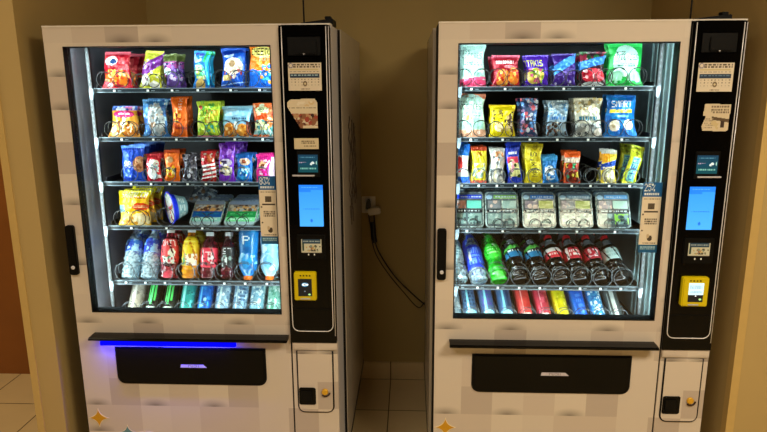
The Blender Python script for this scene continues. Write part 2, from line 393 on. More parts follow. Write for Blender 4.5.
def machine(side, ox, oy, lane_spec):
    L = side == 'left'
    lab = ('cream tile-print vending machine at the left, blue light glowing under its ledge' if L else
           'cream tile-print vending machine at the right, unlit ledge above its delivery flap')
    V = empty('vending_machine', (ox, oy, 0), lab, 'vending machine', 'snack and drink vending machines')
    # outer cabinet: hollow steel box
    c = MB()
    c.box(-.012, .018, .197, 1.03, .13, 1.826); c.box(.962, .992, .197, 1.03, .13, 1.826); c.box(.018, .962, .197, 1.03, 1.802, 1.826)
    c.box(.018, .962, .197, 1.03, .13, .15); c.box(.018, .962, 1.012, 1.03, .15, 1.802)
    c.build('cabinet', M['side_panel'], V)
    bt = MB(); bt.box(.9915, .9935, .197, 1.03, .126, .140); bt.box(-.0135, -.0115, .197, 1.03, .126, .140); bt.box(-.0135, .9935, .197, .25, .118, .130); bt.build('base_edge', M['gasket'], V)
    for x in (.04, .94):
        for y in (.25, .95): MB().lathe([(.022, 0), (.025, .01), (.018, .02), (.014, .131)], 12, (x, y, 0)).build('leg', M['black_matte'], V)
    # interior
    MB().box(.019, .021, .05, .80, .70, 1.795).build('liner_wall', M['liner_wall'], V)
    MB().box(.820, .824, .05, .80, .70, 1.795).build('liner_wall', M['liner_lit'], V, label='bright ribbed steel side wall')
    t = MB(); t.box(.021, .820, .76, .80, .70, 1.795); t.box(.021, .820, .05, .80, 1.79, 1.795); t.box(.021, .820, .05, .80, .70, .705)
    t.build('interior_liner', M['liner'], V)
    for x in (PX0-.021, PX1+.004):
        p = MB(); p.box(x, x+.012, .135, .150, .71, 1.785)
        po = p.build('support_post', M['steel'], V)
        p = MB()
        for k in range(52): p.box(x+.0035, x+.0085, .1335, .1352, .72+k*.0205, .729+k*.0205)
        p.box(x+.0052, x+.0062, .1346, .1352, .71, 1.785)
        p.build('post_slots', M['bead'], po)
    for k in range(7): MB().box(.8165, .8205, .07+k*.045, .083+k*.045, .71, 1.785).build('wall_rib', M['liner_lit'], V)
    # door shell
    d = MB(); xg1, xg2, zg1, zg2 = .0645, .7769, 1.7626, .8070
    d.box(0, xg1, 0, .04, .13, 1.826); d.box(xg2, .805, 0, .04, .13, 1.826)
    d.box(xg1, xg2, 0, .04, zg1, 1.826); d.box(xg1, xg2, 0, .04, .13, zg2)
    d.build('door', M['wrap'], V)
    d = MB(); d.box(.018, .962, .04, .19, 1.81, 1.826)
    d.box(.962, .98, .012, .19, .13, 1.826); d.box(.018, .962, .04, .19, .13, .15)
    d.build('door_side', M['silver'], V)
    MB().box(-.0015, .018, .012, .19, .13, 1.826).build('hinge_side', M['gasket'], V)
    MB().box(0, .98, -.002, .05, 1.826, 1.831).build('door_top_edge', M['edge_light'], V)
    s_ = MB(); s_.box(.001, .019, .19, .197, .13, 1.823); s_.box(.961, .989, .19, .197, .13, 1.824); s_.box(.019, .961, .19, .197, 1.80, 1.824)
    s_.build('door_seal', M['gasket'], V)
    g = MB(); w = .003
    g.box(xg1, xg1+w, -.0015, .041, zg2, zg1); g.box(xg2-w, xg2, -.0015, .041, zg2, zg1)
    g.box(xg1+w, xg2-w, -.0015, .045, zg1-w, zg1); g.box(xg1+w, xg2-w, -.0015, .045, zg2, zg2+.004)
    g.build('window_gasket', M['gasket'], V)
    MB().box(xg1+w, xg2-w, .022, .026, zg2+.004, zg1-w).build('glass_pane', M['glass'], V)
    # light strips behind the door frame (real tubes of the machine)
    for x in (.027, .808):
        MB().box(x-.005, x+.005, .0405, .047, .74, 1.76).build('light_strip', M['led_housing'], V)
    # handle
    hd = MB().prism(rrect(.004, .036, .955, 1.141, .009), -.016, .001).build('door_handle', M['black_matte'], V, bevel=.003)
    k = MB(); k.lathe([(.0, 0), (.0068, .0), (.0068, .003), (.005, .004), (0.0001, .004)], 20)
    ko = k.build('key_lock', M['silver'], hd, loc=(.021, -.016, .985)); ko.rotation_euler = (R(90), 0, 0)
    # ledge over the flap
    e = MB()
    prof = [(-.052, .716), (-.052, .722), (-.048, .7255), (-.02, .727), (0.001, .727), (.001, .716), (-.044, .713)]
    x0, x1 = (.066, .800) if L else (.052, .782)
    n = len(prof); vs = [(x0, p[0], p[1]) for p in prof]+[(x1, p[0], p[1]) for p in prof]
    e.add(vs, [tuple(range(n)), tuple(range(2*n-1, n-1, -1))]+[(i, i+n, (i+1) % n+n, (i+1) % n) for i in range(n)])
    lg = e.build('ledge', M['black_gloss'], V, label='glossy black ledge over the flap')
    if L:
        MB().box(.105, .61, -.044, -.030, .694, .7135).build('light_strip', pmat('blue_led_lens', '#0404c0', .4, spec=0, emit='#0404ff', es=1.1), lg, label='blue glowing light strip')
    # delivery flap
    xi1, xi2, zi1, zi2 = .1368, .7097, .6713, .5209
    if not L: zi1 += .0
    MB().prism(rrect(xi1, xi2, zi2, zi1, .030, .002), -.004, .002).build('flap_surround', M['gasket'], V, bevel=.0015)
    fl = MB().prism(rrect(xi1+.007, xi2-.007, zi2+.006, zi1-.004, .026, .002), -.009, -.0035).build('delivery_flap', M['black_gloss'], V, bevel=.003)
    C = canvas(60, 8, '#cfcad4', [('t', 'PUSH', .3, .2, .7, .95, '#555060')])
    flat_print('push_label', .386, .486, .594, .606, -.0105, C, M['sticker'], fl, outline=[(.03, 0), (.88, 0), (1, 1), (0, 1)], label='silver push label')
    # control column
    cp = MB().prism(rrect(.8075, .979, .7015, 1.826, .002, .012), -.012, .012).build('control_panel', M['black_gloss'], V, bevel=.003)
    pts = [(.818, 1.818), (.820, 1.5), (.822, 1.2), (.824, .79)]
    zb = .748
    bz = [(.818, -.014, 1.820)]+[(.818, -.014, 1.82-.1*k) for k in range(1, 10)]+[(.8185, -.014, .80), (.819, -.014, .775)]
    for k in range(1, 6): a = R(180+18*k); bz.append((.843+.024*math.cos(a), -.014, .772+.024*math.sin(a)))
    bz.append((.945, -.014, .748))
    for k in range(1, 6): a = R(270+18*k); bz.append((.943+.024*math.cos(a), -.014, .772+.024*math.sin(a)))
    bz += [(.967, -.014, .80)]+[(.966, -.014, .92+.1*k) for k in range(0, 9)]+[(.966, -.014, 1.82)]
    MB().tube(bz, .0016, 8).build('chrome_bezel', M['chrome'], cp, smooth=True, label='thin chrome bezel line')
    MB().tube([(.9745, -.013, .73), (.9745, -.013, 1.82)], .0014, 8).build('chrome_bezel', M['chrome'], cp, smooth=True, label='outer chrome edge line')
    r_ = MB(); r_.box(.835, .95, -.016, -.010, 1.725, 1.79); r_.build('coin_insert_hood', M['black_matte'], cp, bevel=.003)
    MB().box(.862, .935, -.022, -.015, 1.732, 1.775).build('coin_insert', M['black_matte'], cp, bevel=.002)
    MB().prism([(.889, 1.733), (.892, 1.729), (.896, 1.733)], -.0235, -.0225).build('arrow_mark', M['silver'], cp)
    dim = '#cfc4ae'
    C = canvas(64, 52, '#ddd2bd', [('e', .08, .10, .075, .10, '#8a8496'), ('e', .08, .10, .045, .06, '#ddd2bd'), ('m', .16, .03, .95, .19, 2, '#5b4d3c'), ('r', .05, .21, .9, .26, '#cdbf92'),
        ('m', .05, .29, .92, .34, 1, '#7a6a55'), ('r', .05, .38, .93, .53, '#1c3450'), ('m', .08, .42, .9, .48, 1, '#5f7f9c' if not L else '#a8c8d8'),
        ] + [('r', .09+.1*i, .58+.1*j, .115+.1*i, .61+.1*j, '#6a5a44') for i in range(9) for j in range(3)] + [('e', .5, .75, .07, .1, '#7a684c'), ('e', .5, .75, .03, .045, '#d8cba8'), ('m', .38, .92, .64, .96, 1, '#77664e')], 3)
    zt = 1.704 if L else 1.695
    flat_print('price_chart', .836, .948, zt-.091, zt, -.0135, C, M['sticker'], cp, label='cream printed chart with a dark blue bar')
    if L:
        C = canvas(44, 44, '#d8cdb4', [('n', .1, .45, 1, 1, ['#5a2a18', '#8a5a3a', '#b89068', '#3a1a10', '#a04030'], 60, .07), ('r', 0, 0, 1, .5, '#dccfb2'), ('m', .05, .28, .95, .33, 1, '#6a5a48'), ('n', .3, .08, .9, .25, ['#d8c090', '#e6dcc6'], 10, .08), ('r', .5, .9, 1, 1, '#dccfb2')], 5)
        flat_print('notice_sticker', .829, .931, 1.487, 1.586, -.0135, C, M['sticker'], cp, outline=[(.12, .02), (.92, 0), (1, .12), (1, 1), (.42, 1), (0, .28), (0, .12)], label='cut-corner cream notice with a dark food picture')
        C = canvas(40, 18, '#d6c8a6', [('m', .3, .2, .85, .5, 2, '#77684e'), ('m', .4, .6, .9, .85, 1, '#8a7a5e')], 6)
        flat_print('notice_sticker', .848, .932, 1.416, 1.453, -.0135, C, M['sticker'], cp, label='small cream notice strip')
    else:
        C = canvas(44, 44, '#d6c7aa', [('m', .3, .06, .95, .36, 3, '#7d6d58'), ('d', .46, .62, .06, '#5c4a34'), ('r', 0, .3, .35, .62, '#d6c7aa'), ('r', .68, .62, .82, .86, '#3c2a20'), ('m', .08, .5, .4, .9, 5, '#a09078'), ('n', .35, .62, .62, .95, ['#cdbb8e'], 8, .07)], 7)
        flat_print('notice_sticker', .864, .952, 1.476, 1.565, -.0135, C, M['sticker'], cp, outline=[(.06, 0), (1, .02), (.97, .95), (.9, 1), (.06, .98), (0, .82), (.13, .45), (.02, .42)], label='torn-edge cream notice')
    MB().box(.855, .935, -.0165, -.010, 1.318, 1.41).build('card_reader', M['black_matte'], cp, bevel=.002)
    C = canvas(40, 34, '#12526e', [('g', '#123c5c', '#0c4a58'), ('m', .1, .1, .85, .18, 1, '#4f86a4'), ('m', .05, .4, .5, .58, 2, '#a898b8'), ('d', .56, .40, .07, '#0f4560'), ('e', .74, .46, .08, .07, '#cfe6f0'), ('e', .66, .53, .05, .06, '#cfe6f0'), ('e', .93, .46, .03, .1, '#9fd0c8'), ('r', 0, .45, .0, .5, '#12526e'), ('m', .1, .72, .9, .84, 1, '#6fb4b0')], 8)
    flat_print('card_display', .860, .928, 1.336, 1.397, -.018, C, M['lcd2'], cp, label='dim teal card display')
    zz = 1.3245; xa = .838 if L else .866
    MB().box(xa, xa+.078, -.020, -.012, zz-.0025, zz+.0025).build('card_slot_lip', M['silver'], cp, bevel=.001)
    C = canvas(40, 60, '#2f8df0', [('g', '#2a86f0', '#3f9df6'), ('r', 0, 0, 1, .12, '#1c72e6'), ('r', 0, .12, .5, .16, '#1c72e6'), ('m', .1, .05, .8, .07, 1, '#4a9cf4'), ('m', .2, .14, .6, .16, 1, '#5aa8f8'), ('m', .15, .56, .85, .58, 1, '#1a62c8'), ('e', .5, .86, .06, .04, '#1a66cc')], 9)
    sx = .858 if L else .848
    flat_print('touch_screen', sx, sx+.084, 1.143, 1.291, -.0135, C, M['lcd'], cp, label='bright blue touch screen')
    MB().box(.845, .948, -.017, -.010, 1.022, 1.115).build('bill_acceptor', M['black_matte'], cp, bevel=.003)
    C = canvas(44, 28, '#cfd2c0', [('r', .05, 0, .95, .32, '#274a66'), ('m', .1, .08, .9, .22, 1, '#b8cad4'), ('r', .05, .3, .14, .85, '#1f4540'), ('n', .2, .4, .95, .9, ['#a06a50', '#c8b070', '#4a4030', '#d8cba0', '#7f9a90'], 26, .05), ('r', 0, .92, 1, 1, '#c4c0b0')], 10)
    flat_print('bill_sticker', .861, .933, 1.048 if L else 1.052, 1.097, -.0185, C, M['sticker'], cp, label='small sticker of accepted bills')
    for x in (.884, .905): MB().box(x, x+.004, -.0185, -.0165, 1.038, 1.044).build('indicator_light', M['tagwhite'], cp)
    MB().box(.826, .960, -.014, -.0115, .832, .836).build('panel_groove', M['black_matte'], cp)
    # yellow contactless reader
    yx = .833 if L else .848; yw = .079 if L else .088
    rd = MB().prism(rrect(yx, yx+yw, .874, .979, .006), -.036, -.0115).build('contactless_reader', M['yellow'], V, bevel=.004, label='bright yellow contactless reader')
    if L:
        C = canvas(40, 48, '#0a0f14', [('e', .5, .33, .25, .12, '#3a78a0'), ('e', .45, .33, .16, .07, '#dff0fa'), ('e', .66, .33, .1, .05, '#dff0fa'), ('e', .5, .33, .05, .04, '#16324a'), ('e', .48, .72, .05, .03, '#6f7f90'), ('e', .82, .9, .09, .05, '#9fd890')], 4)
        flat_print('reader_screen', yx+.015, yx+.064, .892, .956, -.0375, C, M['lcd'], rd, label='dark lit screen')
    else:
        C = canvas(40, 48, '#b8dcee', [('m', .08, .1, .9, .3, 2, '#7fa8c0'), ('m', .1, .42, .9, .54, 2, '#5a86a4'), ('r', 0, .62, 1, 1, '#0c1014'), ('e', .5, .68, .05, .04, '#d0d8e0'), ('e', .82, .86, .09, .05, '#9fd890')], 4)
        flat_print('reader_screen', yx+.020, yx+.070, .892, .960, -.0375, C, M['lcd'], rd, label='pale blue lit screen')
    n_ = MB()
    for q in range(4): n_.box(yx+.022+q*.011, yx+.027+q*.011, -.0375, -.0355, .966, .970)
    n_.build('reader_marking', M['black_matte'], rd)
    MB().box(yx+.022, yx+.058, -.038, -.0355, .879, .884).build('reader_slot', M['grey_clip'], rd, bevel=.001)
    # coin door column
    c = MB(); c.box(.811, .9835-.004, 0, .012, .13, .699)
    c.build('lower_column', M['wrap'], V)
    MB().box(.804, .812, .006, .03, .13, 1.826).build('column_gap', M['gasket'], V)
    MB().box(.813, .9785, -.006, .001, .669, .6995).build('column_cap', M['wrap'], V, bevel=.002)
    xk1, xk2, zk = .8282, .9602, .4136
    P = [(xk1, -.001, .664)]+[(xk1, -.001, .664-.05*k) for k in range(1, 5)]
    for k in range(0, 7): a = R(180+15*k); P.append((xk1+.024+.024*math.cos(a), -.001, zk+.027+.024*math.sin(a)))
    for k in range(0, 7): a = R(270+15*k); P.append((xk2-.024+.024*math.cos(a), -.001, zk+.027+.024*math.sin(a)))
    P += [(xk2, -.001, .464+.05*k) for k in range(0, 5)]
    cd = MB().prism(rrect(xk1+.001, xk2-.001, zk+.004, .664, .022, .001), -.004, .001).build('coin_door', M['wrap'], V, bevel=.001)
    MB().tube(P, .0036, 6).build('coin_door_edge', M['gasket'], cd, smooth=True)
    MB().prism(rrect(xk1+.003, xk1+.066, .447, .518, .008), -.007, -.0035).build('coin_return_cup', M['black_gloss'], cd, bevel=.002)
    MB().prism(rrect(xk1+.010, xk1+.052, .462, .508, .004), -.011, -.0065).build('coin_return_flap', M['black_matte'], cd, bevel=.002)
    lk = MB().lathe([(.0125, 0), (.0125, .005), (.010, .008), (.0001, .0085)], 24).build('lock', M['brass'], cd, loc=(.929, -.004, .502)); lk.rotation_euler = (R(90), 0, 0)
    a_ = [(.931+.016*math.cos(R(g)), -.008, .499+.015*math.sin(R(g))) for g in range(0, -150, -14)]
    MB().tube(a_, .0028, 6).build('lock_hasp', M['dark_key'], cd, smooth=True)
    # stars and arc of the printed wrap
    sx, sz = (.044, .373)
    MB().prism(arc_star(sx, sz, .041), -.0012, .001).build('star_print', M['star_edge'], V, label='pale outline of the gold star')
    MB().prism(arc_star(sx, sz, .034, k=.26), -.0020, .001).build('star_print', M['gold_star'], V, label='gold four-point star')
    MB().prism(arc_star(.153, .313, .034), -.0012, .001).build('star_print', M['star_edge'], V)
    MB().prism(arc_star(.153, .313, .028, k=.26), -.0020, .001).build('star_print', M['teal_star'], V, label='teal four-point star')
    ar = [(.225+.05*math.cos(R(g)), 0, .300+.018*math.sin(R(g))) for g in range(0, 181, 12)]
    MB().tube(ar, .0014, 6).build('arc_print', M['star_edge'], V)
    # window sticker
    sx0, zt = (.709, 1.317) if L else (.706, 1.300)
    C = canvas(34, 130, '#e8dcc4', [('r', 0, 0, 1, .20, '#0a62a8'), ('t', '83%' if L else '25%', .08, .02, .62, .125, '#e8f4f8'), ('m', .1, .135, .85, .185, 1, '#e8f4f8'),
        ('m', .1, .22, .9, .24, 1, '#9a8a68'), ('n', .32, .29, .68, .38, ['#5a4e3c', '#3a3228'], 14, .09), ('r', .15, .40, .88, .42, '#4a3e30'), ('e', .1, .45, .05, .012, '#4a3e30'),
        ('m', .2, .50, .85, .60, 3, '#5a4e3c'), ('e', .12, .68, .05, .012, '#4a3e30'), ('e', .55, .79, .14, .04, '#4a3e30'), ('e', .45, .76, .08, .03, '#cbb795'), ('m', .2, .85, .9, .87, 1, '#6a5e48'),
        ('r', 0, .885, 1, 1, '#0c5a8c'), ('m', .1, .905, .9, .96, 2, '#9fc8d8')], 12)
    flat_print('info_sticker', sx0, sx0+.064, zt-.248, zt, .0195, C, M['sticker'], V, label='tall blue and tan sticker on the glass')
    # side lettering (unreadable brush script)
    rs = random.Random(4)
    if L:
        sl = MB()
        for col_ in range(4):
            y = .44+.085*col_; z = 1.50-.02*col_
            while z > (1.12+.02*col_):
                dy = rs.uniform(-.03, .03); dz = rs.uniform(.05, .11); pts = []
                for k in range(7):
                    u = k/6; pts.append((.993, y+dy*math.sin(u*3.1)+.022*math.sin(u*7+col_), z-dz*u))
                sl.tube(pts, rs.uniform(.002, .0045), 6); z -= dz*.95
            sl.tube([(.993, y-.02, z+.05), (.993, y+.03, z+.02), (.993, y+.04, z-.04)], .003, 6)
        for k in range(14):
            y = rs.uniform(.28, .95); z = rs.uniform(.35, 1.72); MB().box(.9915, .9927, y, y+.01, z, z+rs.uniform(.008, .03)).build('ink_mark', M['ink'], V)
        sl.build('side_lettering', M['ink'], V)
    # shelves
    for i, z in enumerate(SH):
        lo = .012 if i == 4 else (.020 if i == 5 else 0)
        sh = MB(); sh.box(PX0, PX1, .152, .70, z-.004-lo, z-.001-lo); sh.box(PX0, PX0+.003, .152, .70, z-.001, z+.02); sh.box(PX1-.003, PX1, .152, .70, z-.001, z+.02)
        S_ = sh.build('shelf', M['liner'], V)
        rl = MB(); rl.box(PX0-.004, PX1+.004, .146, .151, z-.010, z+.006); rl.box(PX0-.004, PX1+.004, .1405, .146, z+.0035, z+.006); rl.box(PX0-.004, PX1+.004, .1405, .146, z-.010, z-.0078)
        rl.build('front_rail', M['rail'], S_)
        MB().box(PX0, PX1, .1425, .1455, z-.0075, z+.0032).build('price_strip', M['strip'], S_)
        for x in (PX0-.013, PX1+.002):
            b_ = MB(); b_.prism([(x-.002, z-.03), (x+.007, z-.034), (x+.012, z-.014), (x+.012, z+.006), (x-.002, z+.004)], .126, .1345); b_.build('end_bracket', M['rail'], S_)
        # lanes
        if lane_spec[i]:
            tg = 0
            for (x, r, dual) in lane_spec[i]:
                xs = (x-r*1.08, x+r*1.08) if dual else (x,)
                for q, xx in enumerate(xs):
                    co = link(coil_mesh(r, right=(q == 0), mat=('wire_bright' if i in (2, 4, 5) else 'wire')), 'coil', S_, (xx, .131, z+.0065))
                T = MB(); T.box(x-.007, x+.001, .1395, .1415, z-.0065, z+.0008); T.build('selection_tag', M['tagwhite'], S_)
                T = MB()
                T.box(x+.010, x+.022, .1402, .1417, z-.005, z-.002)
                T.build('price_print', M['rail'], S_)
            edges = sorted(l[0] for l in lane_spec[i])
            for a, b in zip(edges, edges[1:]):
                m_ = (a+b)/2
                if i < 3: MB().box(m_-.0006, m_+.0006, .20, .69, z-.001, z+.045).build('lane_divider', M['liner'], S_)
    return V

# lanes: (x, coil radius, dual)
LL = [[(.165,.028,1),(.29,.024,1),(.38,.028,0),(.475,.030,0),(.596,.030,1),(.702,.028,1)],
      [(.175,.028,1),(.295,.024,1),(.382,.028,0),(.497,.028,1),(.601,.029,1),(.705,.028,1)],
      [(.195,.030,0),(.272,.026,0),(.343,.026,0),(.412,.026,0),(.482,.026,0),(.552,.027,0),(.620,.027,0),(.692,.027,0)],
      [(.18,.030,1),(.317,.034,0),(.456,.018,1),(.591,.018,1)],
      [(.138,.036,0),(.215,.036,0),(.293,.036,0),(.378,.036,0),(.452,.036,0),(.528,.036,0),(.610,.038,0),(.695,.038,0)],
      [(.144,.03,0),(.214,.03,0),(.283,.03,0),(.354,.03,0),(.425,.03,0),(.496,.03,0),(.568,.03,0),(.636,.03,0),(.705,.03,0)]]
RL = [[(.127,.029,1),(.245,.029,1),(.354,.026,1),(.450,.026,1),(.551,.028,1),(.664,.030,1)],
      [(.129,.029,1),(.243,.027,1),(.340,.028,0),(.437,.026,1),(.546,.029,1),(.664,.030,1)],
      [(.100,.026,0),(.162,.026,0),(.228,.026,0),(.295,.026,0),(.361,.026,0),(.427,.026,0),(.498,.026,0),(.565,.026,0),(.632,.026,0),(.705,.026,0)],
      [(.123,.018,1),(.255,.018,1),(.391,.018,1),(.527,.018,1),(.665,.018,1)],
      [(.093,.035,0),(.168,.035,0),(.245,.036,0),(.325,.036,0),(.402,.036,0),(.479,.036,0),(.552,.036,0),(.628,.036,0),(.703,.036,0)],
      [(.087,.03,0),(.148,.03,0),(.217,.03,0),(.287,.03,0),(.360,.03,0),(.431,.03,0),(.500,.03,0),(.570,.03,0),(.637,.03,0),(.703,.03,0)]]
machine('left', 0, 0, LL)
machine('right', HX, HY, RL)

# ------------------------------------------------------------------ products
def bag_mesh(w, h, t, C, seed=0, crimp=.055, name='bag', mat='foil', tp=1.0):
    H, W = C.shape[:2]; rs = np.random.RandomState(seed); ph = rs.rand(8)*6.28
    def shape(u, v, s):      # u,v in 0..1, v from top
        q = max(0, math.sin(math.pi*u)); p = 1-abs(2*v-1)
        body = min(1, max(0, (p-2*crimp)/(.55)))
        body = math.sin(body*math.pi/2)
        pinch = 1-.10*body + .0*s
        x = (u-.5)*w*pinch*(tp+(1-tp)*v**.7) + .004*math.sin(5*v+ph[0])*body
        th = t*.5*(q**.55)*body
        cr = .0022*math.sin(w*900*u+ph[1]+3*v)*math.exp(-((p-2*crimp)/.16)**2)*(1 if p > 2*crimp else .35)
        cr += (.0055*noise.noise(Vector((u*4+ph[2], v*5, seed))) + .0034*noise.noise(Vector((u*10, v*12+ph[3], seed))))*min(1, body*2)*q
        z = h*(1-v)
        if v < .012 or v > .988: z += .0012*(1 if int(u*W) % 2 else -1)
        return (x, -s*(th)+(-s*cr if s > 0 else cr)-0.0004*s, z)
    vs = []; fs = []; cols = []
    for j in range(H+1):
        for i in range(W+1): vs.append(shape(i/W, j/H, 1))
    for j in range(H):
        for i in range(W):
            a = j*(W+1)+i; fs.append((a+W+1, a+W+2, a+1, a)); cols.append(C[j, i])
    W2, H2 = 12, 16; n0 = len(vs)
    for j in range(H2+1):
        for i in range(W2+1): vs.append(shape(i/W2, j/H2, -1))
    mean = C.reshape(-1, 3).mean(0)
    for j in range(H2):
        for i in range(W2):
            a = n0+j*(W2+1)+i; fs.append((a, a+1, a+W2+2, a+W2+1)); cols.append(C[min(H-1, int(j*H/H2)), 1])
    me = bpy.data.meshes.new(name); me.from_pydata(vs, [], fs); me.update(); me.materials.append(M[mat])
    paint(me, cols); me.polygons.foreach_set('use_smooth', [True]*len(fs))
    return me
def lathe_print(name, prof, seg, C, mat, wrap=.5, ripple=0):
    """prof from bottom to top; canvas wraps round, its centre facing -y"""
    H, W = C.shape[:2]; n = len(prof); vs = []; fs = []; cols = []
    zs = [p[1] for p in prof]; z0, z1 = zs[0], zs[-1]
    for k_, (r, z) in enumerate(prof):
        for k in range(seg):
            g = 2*math.pi*k/seg - math.pi/2
            rr = r*(1+ripple*math.sin(5*g+z*60))
            vs.append((rr*math.cos(g), rr*math.sin(g), z))
    for i in range(n-1):
        v = 1-((zs[i]+zs[i+1])/2-z0)/(z1-z0)
        for k in range(seg):
            g = (k+.5)/seg; g = g if g < .5 else g-1       # -0.5..0.5, 0 = front
            u = min(.999, max(0, g/wrap+.5))
            fs.append((i*seg+k, i*seg+(k+1) % seg, (i+1)*seg+(k+1) % seg, (i+1)*seg+k)); cols.append(C[min(H-1, int(v*H)), int(u*W)])
    fs += [tuple(range(seg-1, -1, -1)), tuple((n-1)*seg+k for k in range(seg))]; cols += [C[-1, 0], C[0, 0]]
    me = bpy.data.meshes.new(name); me.from_pydata(vs, [], fs); me.update(); me.materials.append(mat)
    paint(me, cols); me.polygons.foreach_set('use_smooth', [True]*(len(fs)-2)+[False]*2)
    return me
def dens(prof, n):
    """resample a profile to n rings"""
    d = [0]
    for a, b in zip(prof, prof[1:]): d.append(d[-1]+math.hypot(a[0]-b[0], a[1]-b[1]))
    out = []
    for k in range(n+1):
        t = d[-1]*k/n; i = max(j for j in range(len(d)) if d[j] <= t+1e-12); i = min(i, len(prof)-2)
        f = (t-d[i])/(d[i+1]-d[i]+1e-12); out.append((prof[i][0]+(prof[i+1][0]-prof[i][0])*f, prof[i][1]+(prof[i+1][1]-prof[i][1])*f))
    return out

def copy_tree(o, parent=None):
    c = o.copy(); COL.objects.link(c); c.parent = parent
    for ch in list(o.children): copy_tree(ch, c)
    return c

def ordinal(i): return ['first', 'second', 'third', 'fourth', 'fifth', 'sixth', 'seventh', 'eighth', 'ninth', 'tenth'][i]
def place(o, side, row, idx, total, x, z, desc, cat, lean=12, y=.152, roll=0, yaw=0, behind=2, gap=.058, group=None, dz=0, jitter=True):
    ox, oy = (0, 0) if side == 'left' else (HX, HY)
    o.location = (ox+x, oy+y, z); o.rotation_euler = (R(-lean), R(roll), R(yaw))
    where = f'{ordinal(idx)} on {side} machine\'s {ROWN[row]}'
    o['label'] = f'{desc}, {where}'; o['category'] = cat
    short = (cat if len((desc.split(' with ')[0]).replace('-', ' ').split()) > 5 else desc.split(' with ')[0]).split(',')[0].replace(' leaning to the right', '').replace(' beside the window sticker', '').replace(' at the window edge', '')
    o['group'] = group or f'{cat}s on the {ROWN[row]} of the {side} machine'
    for k in range(1, behind+1):
        c = copy_tree(o); rs = random.Random(x*1000+row*7+k)
        c.location = (ox+x, oy+y+gap*k, z+dz*k)
        if jitter: c.rotation_euler = (R(-lean+rs.uniform(-5, 5)), R(roll*.3+rs.uniform(-3, 3)), R(yaw*.3+rs.uniform(-4, 4)))
        c['label'] = f'{short}, {["just behind", "second behind", "third behind"][k-1]} the front one, {where}'
        if len(c['label'].replace('-', ' ').split()) > 16: c['label'] = f'{cat}, {["just behind", "second behind", "third behind"][k-1]} the front one, {where}'
    return o

def bag(side, row, idx, total, x, w, h, base, ops, desc, cat='snack bag', t=.034, lean=10, roll=0, yaw=0, behind=1, nm='snack_bag', z=None, y=.152, res=None, mat='foil', tp=1.0):
    res = res or (48 if w > .07 else 30)
    C = canvas(res, int(res*h/w), base, ops, idx+row*10)
    me = bag_mesh(w, h, t, C, seed=idx+row*13+(50 if side == 'right' else 0), name=nm, mat=mat, tp=tp)
    o = link(me, nm)
    return place(o, side, row, idx, total, x, (z if z is not None else SH[row]+.0015), desc, cat, lean, y+t*.3, roll, yaw, behind)

def B(side, row, specs):
    n = len(specs)
    for i, s in enumerate(specs): bag(side, row, i, n, **s)

W_ = '#f4f8f8'
bn = dict(nm='candy_packet', cat='candy packet', t=.022)
# --- left machine, top shelf
B('left', 0, [
 dict(x=.164, w=.116, h=.140, behind=2, tp=.82, base='#c2182c', lean=14, ops=[('n',0,0,1,1,['#a81024','#d82a3c','#e84a50'],40,.08),('r',0,0,1,.08,'#e06070'),('e',.32,.26,.26,.13,'#e8dfe6'),('e',.42,.28,.14,.07,'#1b3a6e'),('e',.3,.66,.24,.17,'#e8701c'),('e',.72,.70,.24,.20,'#ef7a20'),('n',.05,.5,.95,.92,['#f4a030','#e04818','#b81020','#ffd080'],34,.05),('e',.28,.9,.1,.05,'#f6ecec')], desc='red chip bag with orange chips printed on it'),
 dict(x=.288, w=.082, h=.140, tp=.8, base='#c9c93a', roll=8, ops=[('r',0,0,1,.15,'#d6d24a'),('d',.62,.18,.17,'#7a2a8c'),('n',.0,.25,.7,.6,['#8a3a9c','#5c2a7c','#b88ac0','#e8d8e8'],26,.05),('e',.25,.78,.24,.15,'#e8e4dc'),('e',.72,.88,.22,.10,'#efe6da'),('n',.02,.66,.9,.95,['#d8c8b8','#f4eee6','#a8487c'],16,.05)], desc='yellow and purple snack bag leaning to the right'),
 dict(x=.375, w=.054, h=.128, base='#5a3a86', roll=-6, ops=[('r',0,0,1,.22,'#5f6a34'),('r',0,.22,1,.42,'#b04a90'),('n',0,.25,1,.9,['#8a5ab0','#c8b8e0','#3a2a66','#d060a0'],30,.09),('e',.35,.5,.3,.1,'#cfe8e8')], desc='small purple snack bag with an olive green top'),
 dict(x=.478, w=.062, h=.138, base='#1b78c8', ops=[('r',.7,0,1,.3,'#3ac870'),('r',0,0,.7,.3,'#3aa0e0'),('n',0,.05,.7,.35,['#bfe8f4','#5a60d0','#2878e0'],16,.09),('e',.42,.55,.36,.2,'#6ac8a0'),('n',.1,.4,.8,.75,['#c8d860','#3aa870','#e8f0c0'],16,.09),('e',.45,.9,.3,.16,'#e8c070'),('r',.85,.1,1,.9,'#28b0e0')], desc='blue and green snack pouch with yellow print', roll=3),
 dict(x=.598, w=.092, h=.148, base='#1450b8', ops=[('e',.3,.17,.25,.08,'#b8d0f8'),('d',.16,.06,.05,'#0a2e8c'),('e',.5,.46,.4,.21,'#cfc0a8'),('e',.45,.4,.15,.08,'#9a7448'),('n',.1,.52,.9,.76,['#c84840','#e8d0b8','#8a2c20','#f4e4d0'],30,.05),('r',.08,.68,.42,.8,'#e8cc80'),('d',.92,.84,.012,'#9ac0f8')], desc='blue cracker bag with a beige snack picture'),
 dict(x=.706, w=.100, h=.164, base='#f07c12', ops=[('r',0,.62,1,1,'#1a6ce0'),('e',.15,.7,.3,.12,'#1a6ce0'),('e',.5,.2,.44,.13,'#f6e27a'),('t','CHEETOS',.08,.12,.95,.27,'#16120c'),('t','PUFFS',.42,.33,.96,.42,'#2f8f78'),('n',.45,.45,1,.9,['#e8f4f4','#3ac0c8','#1a6ce0','#f4a040'],30,.06)], desc='tallest orange and blue cheese puff bag'),
])
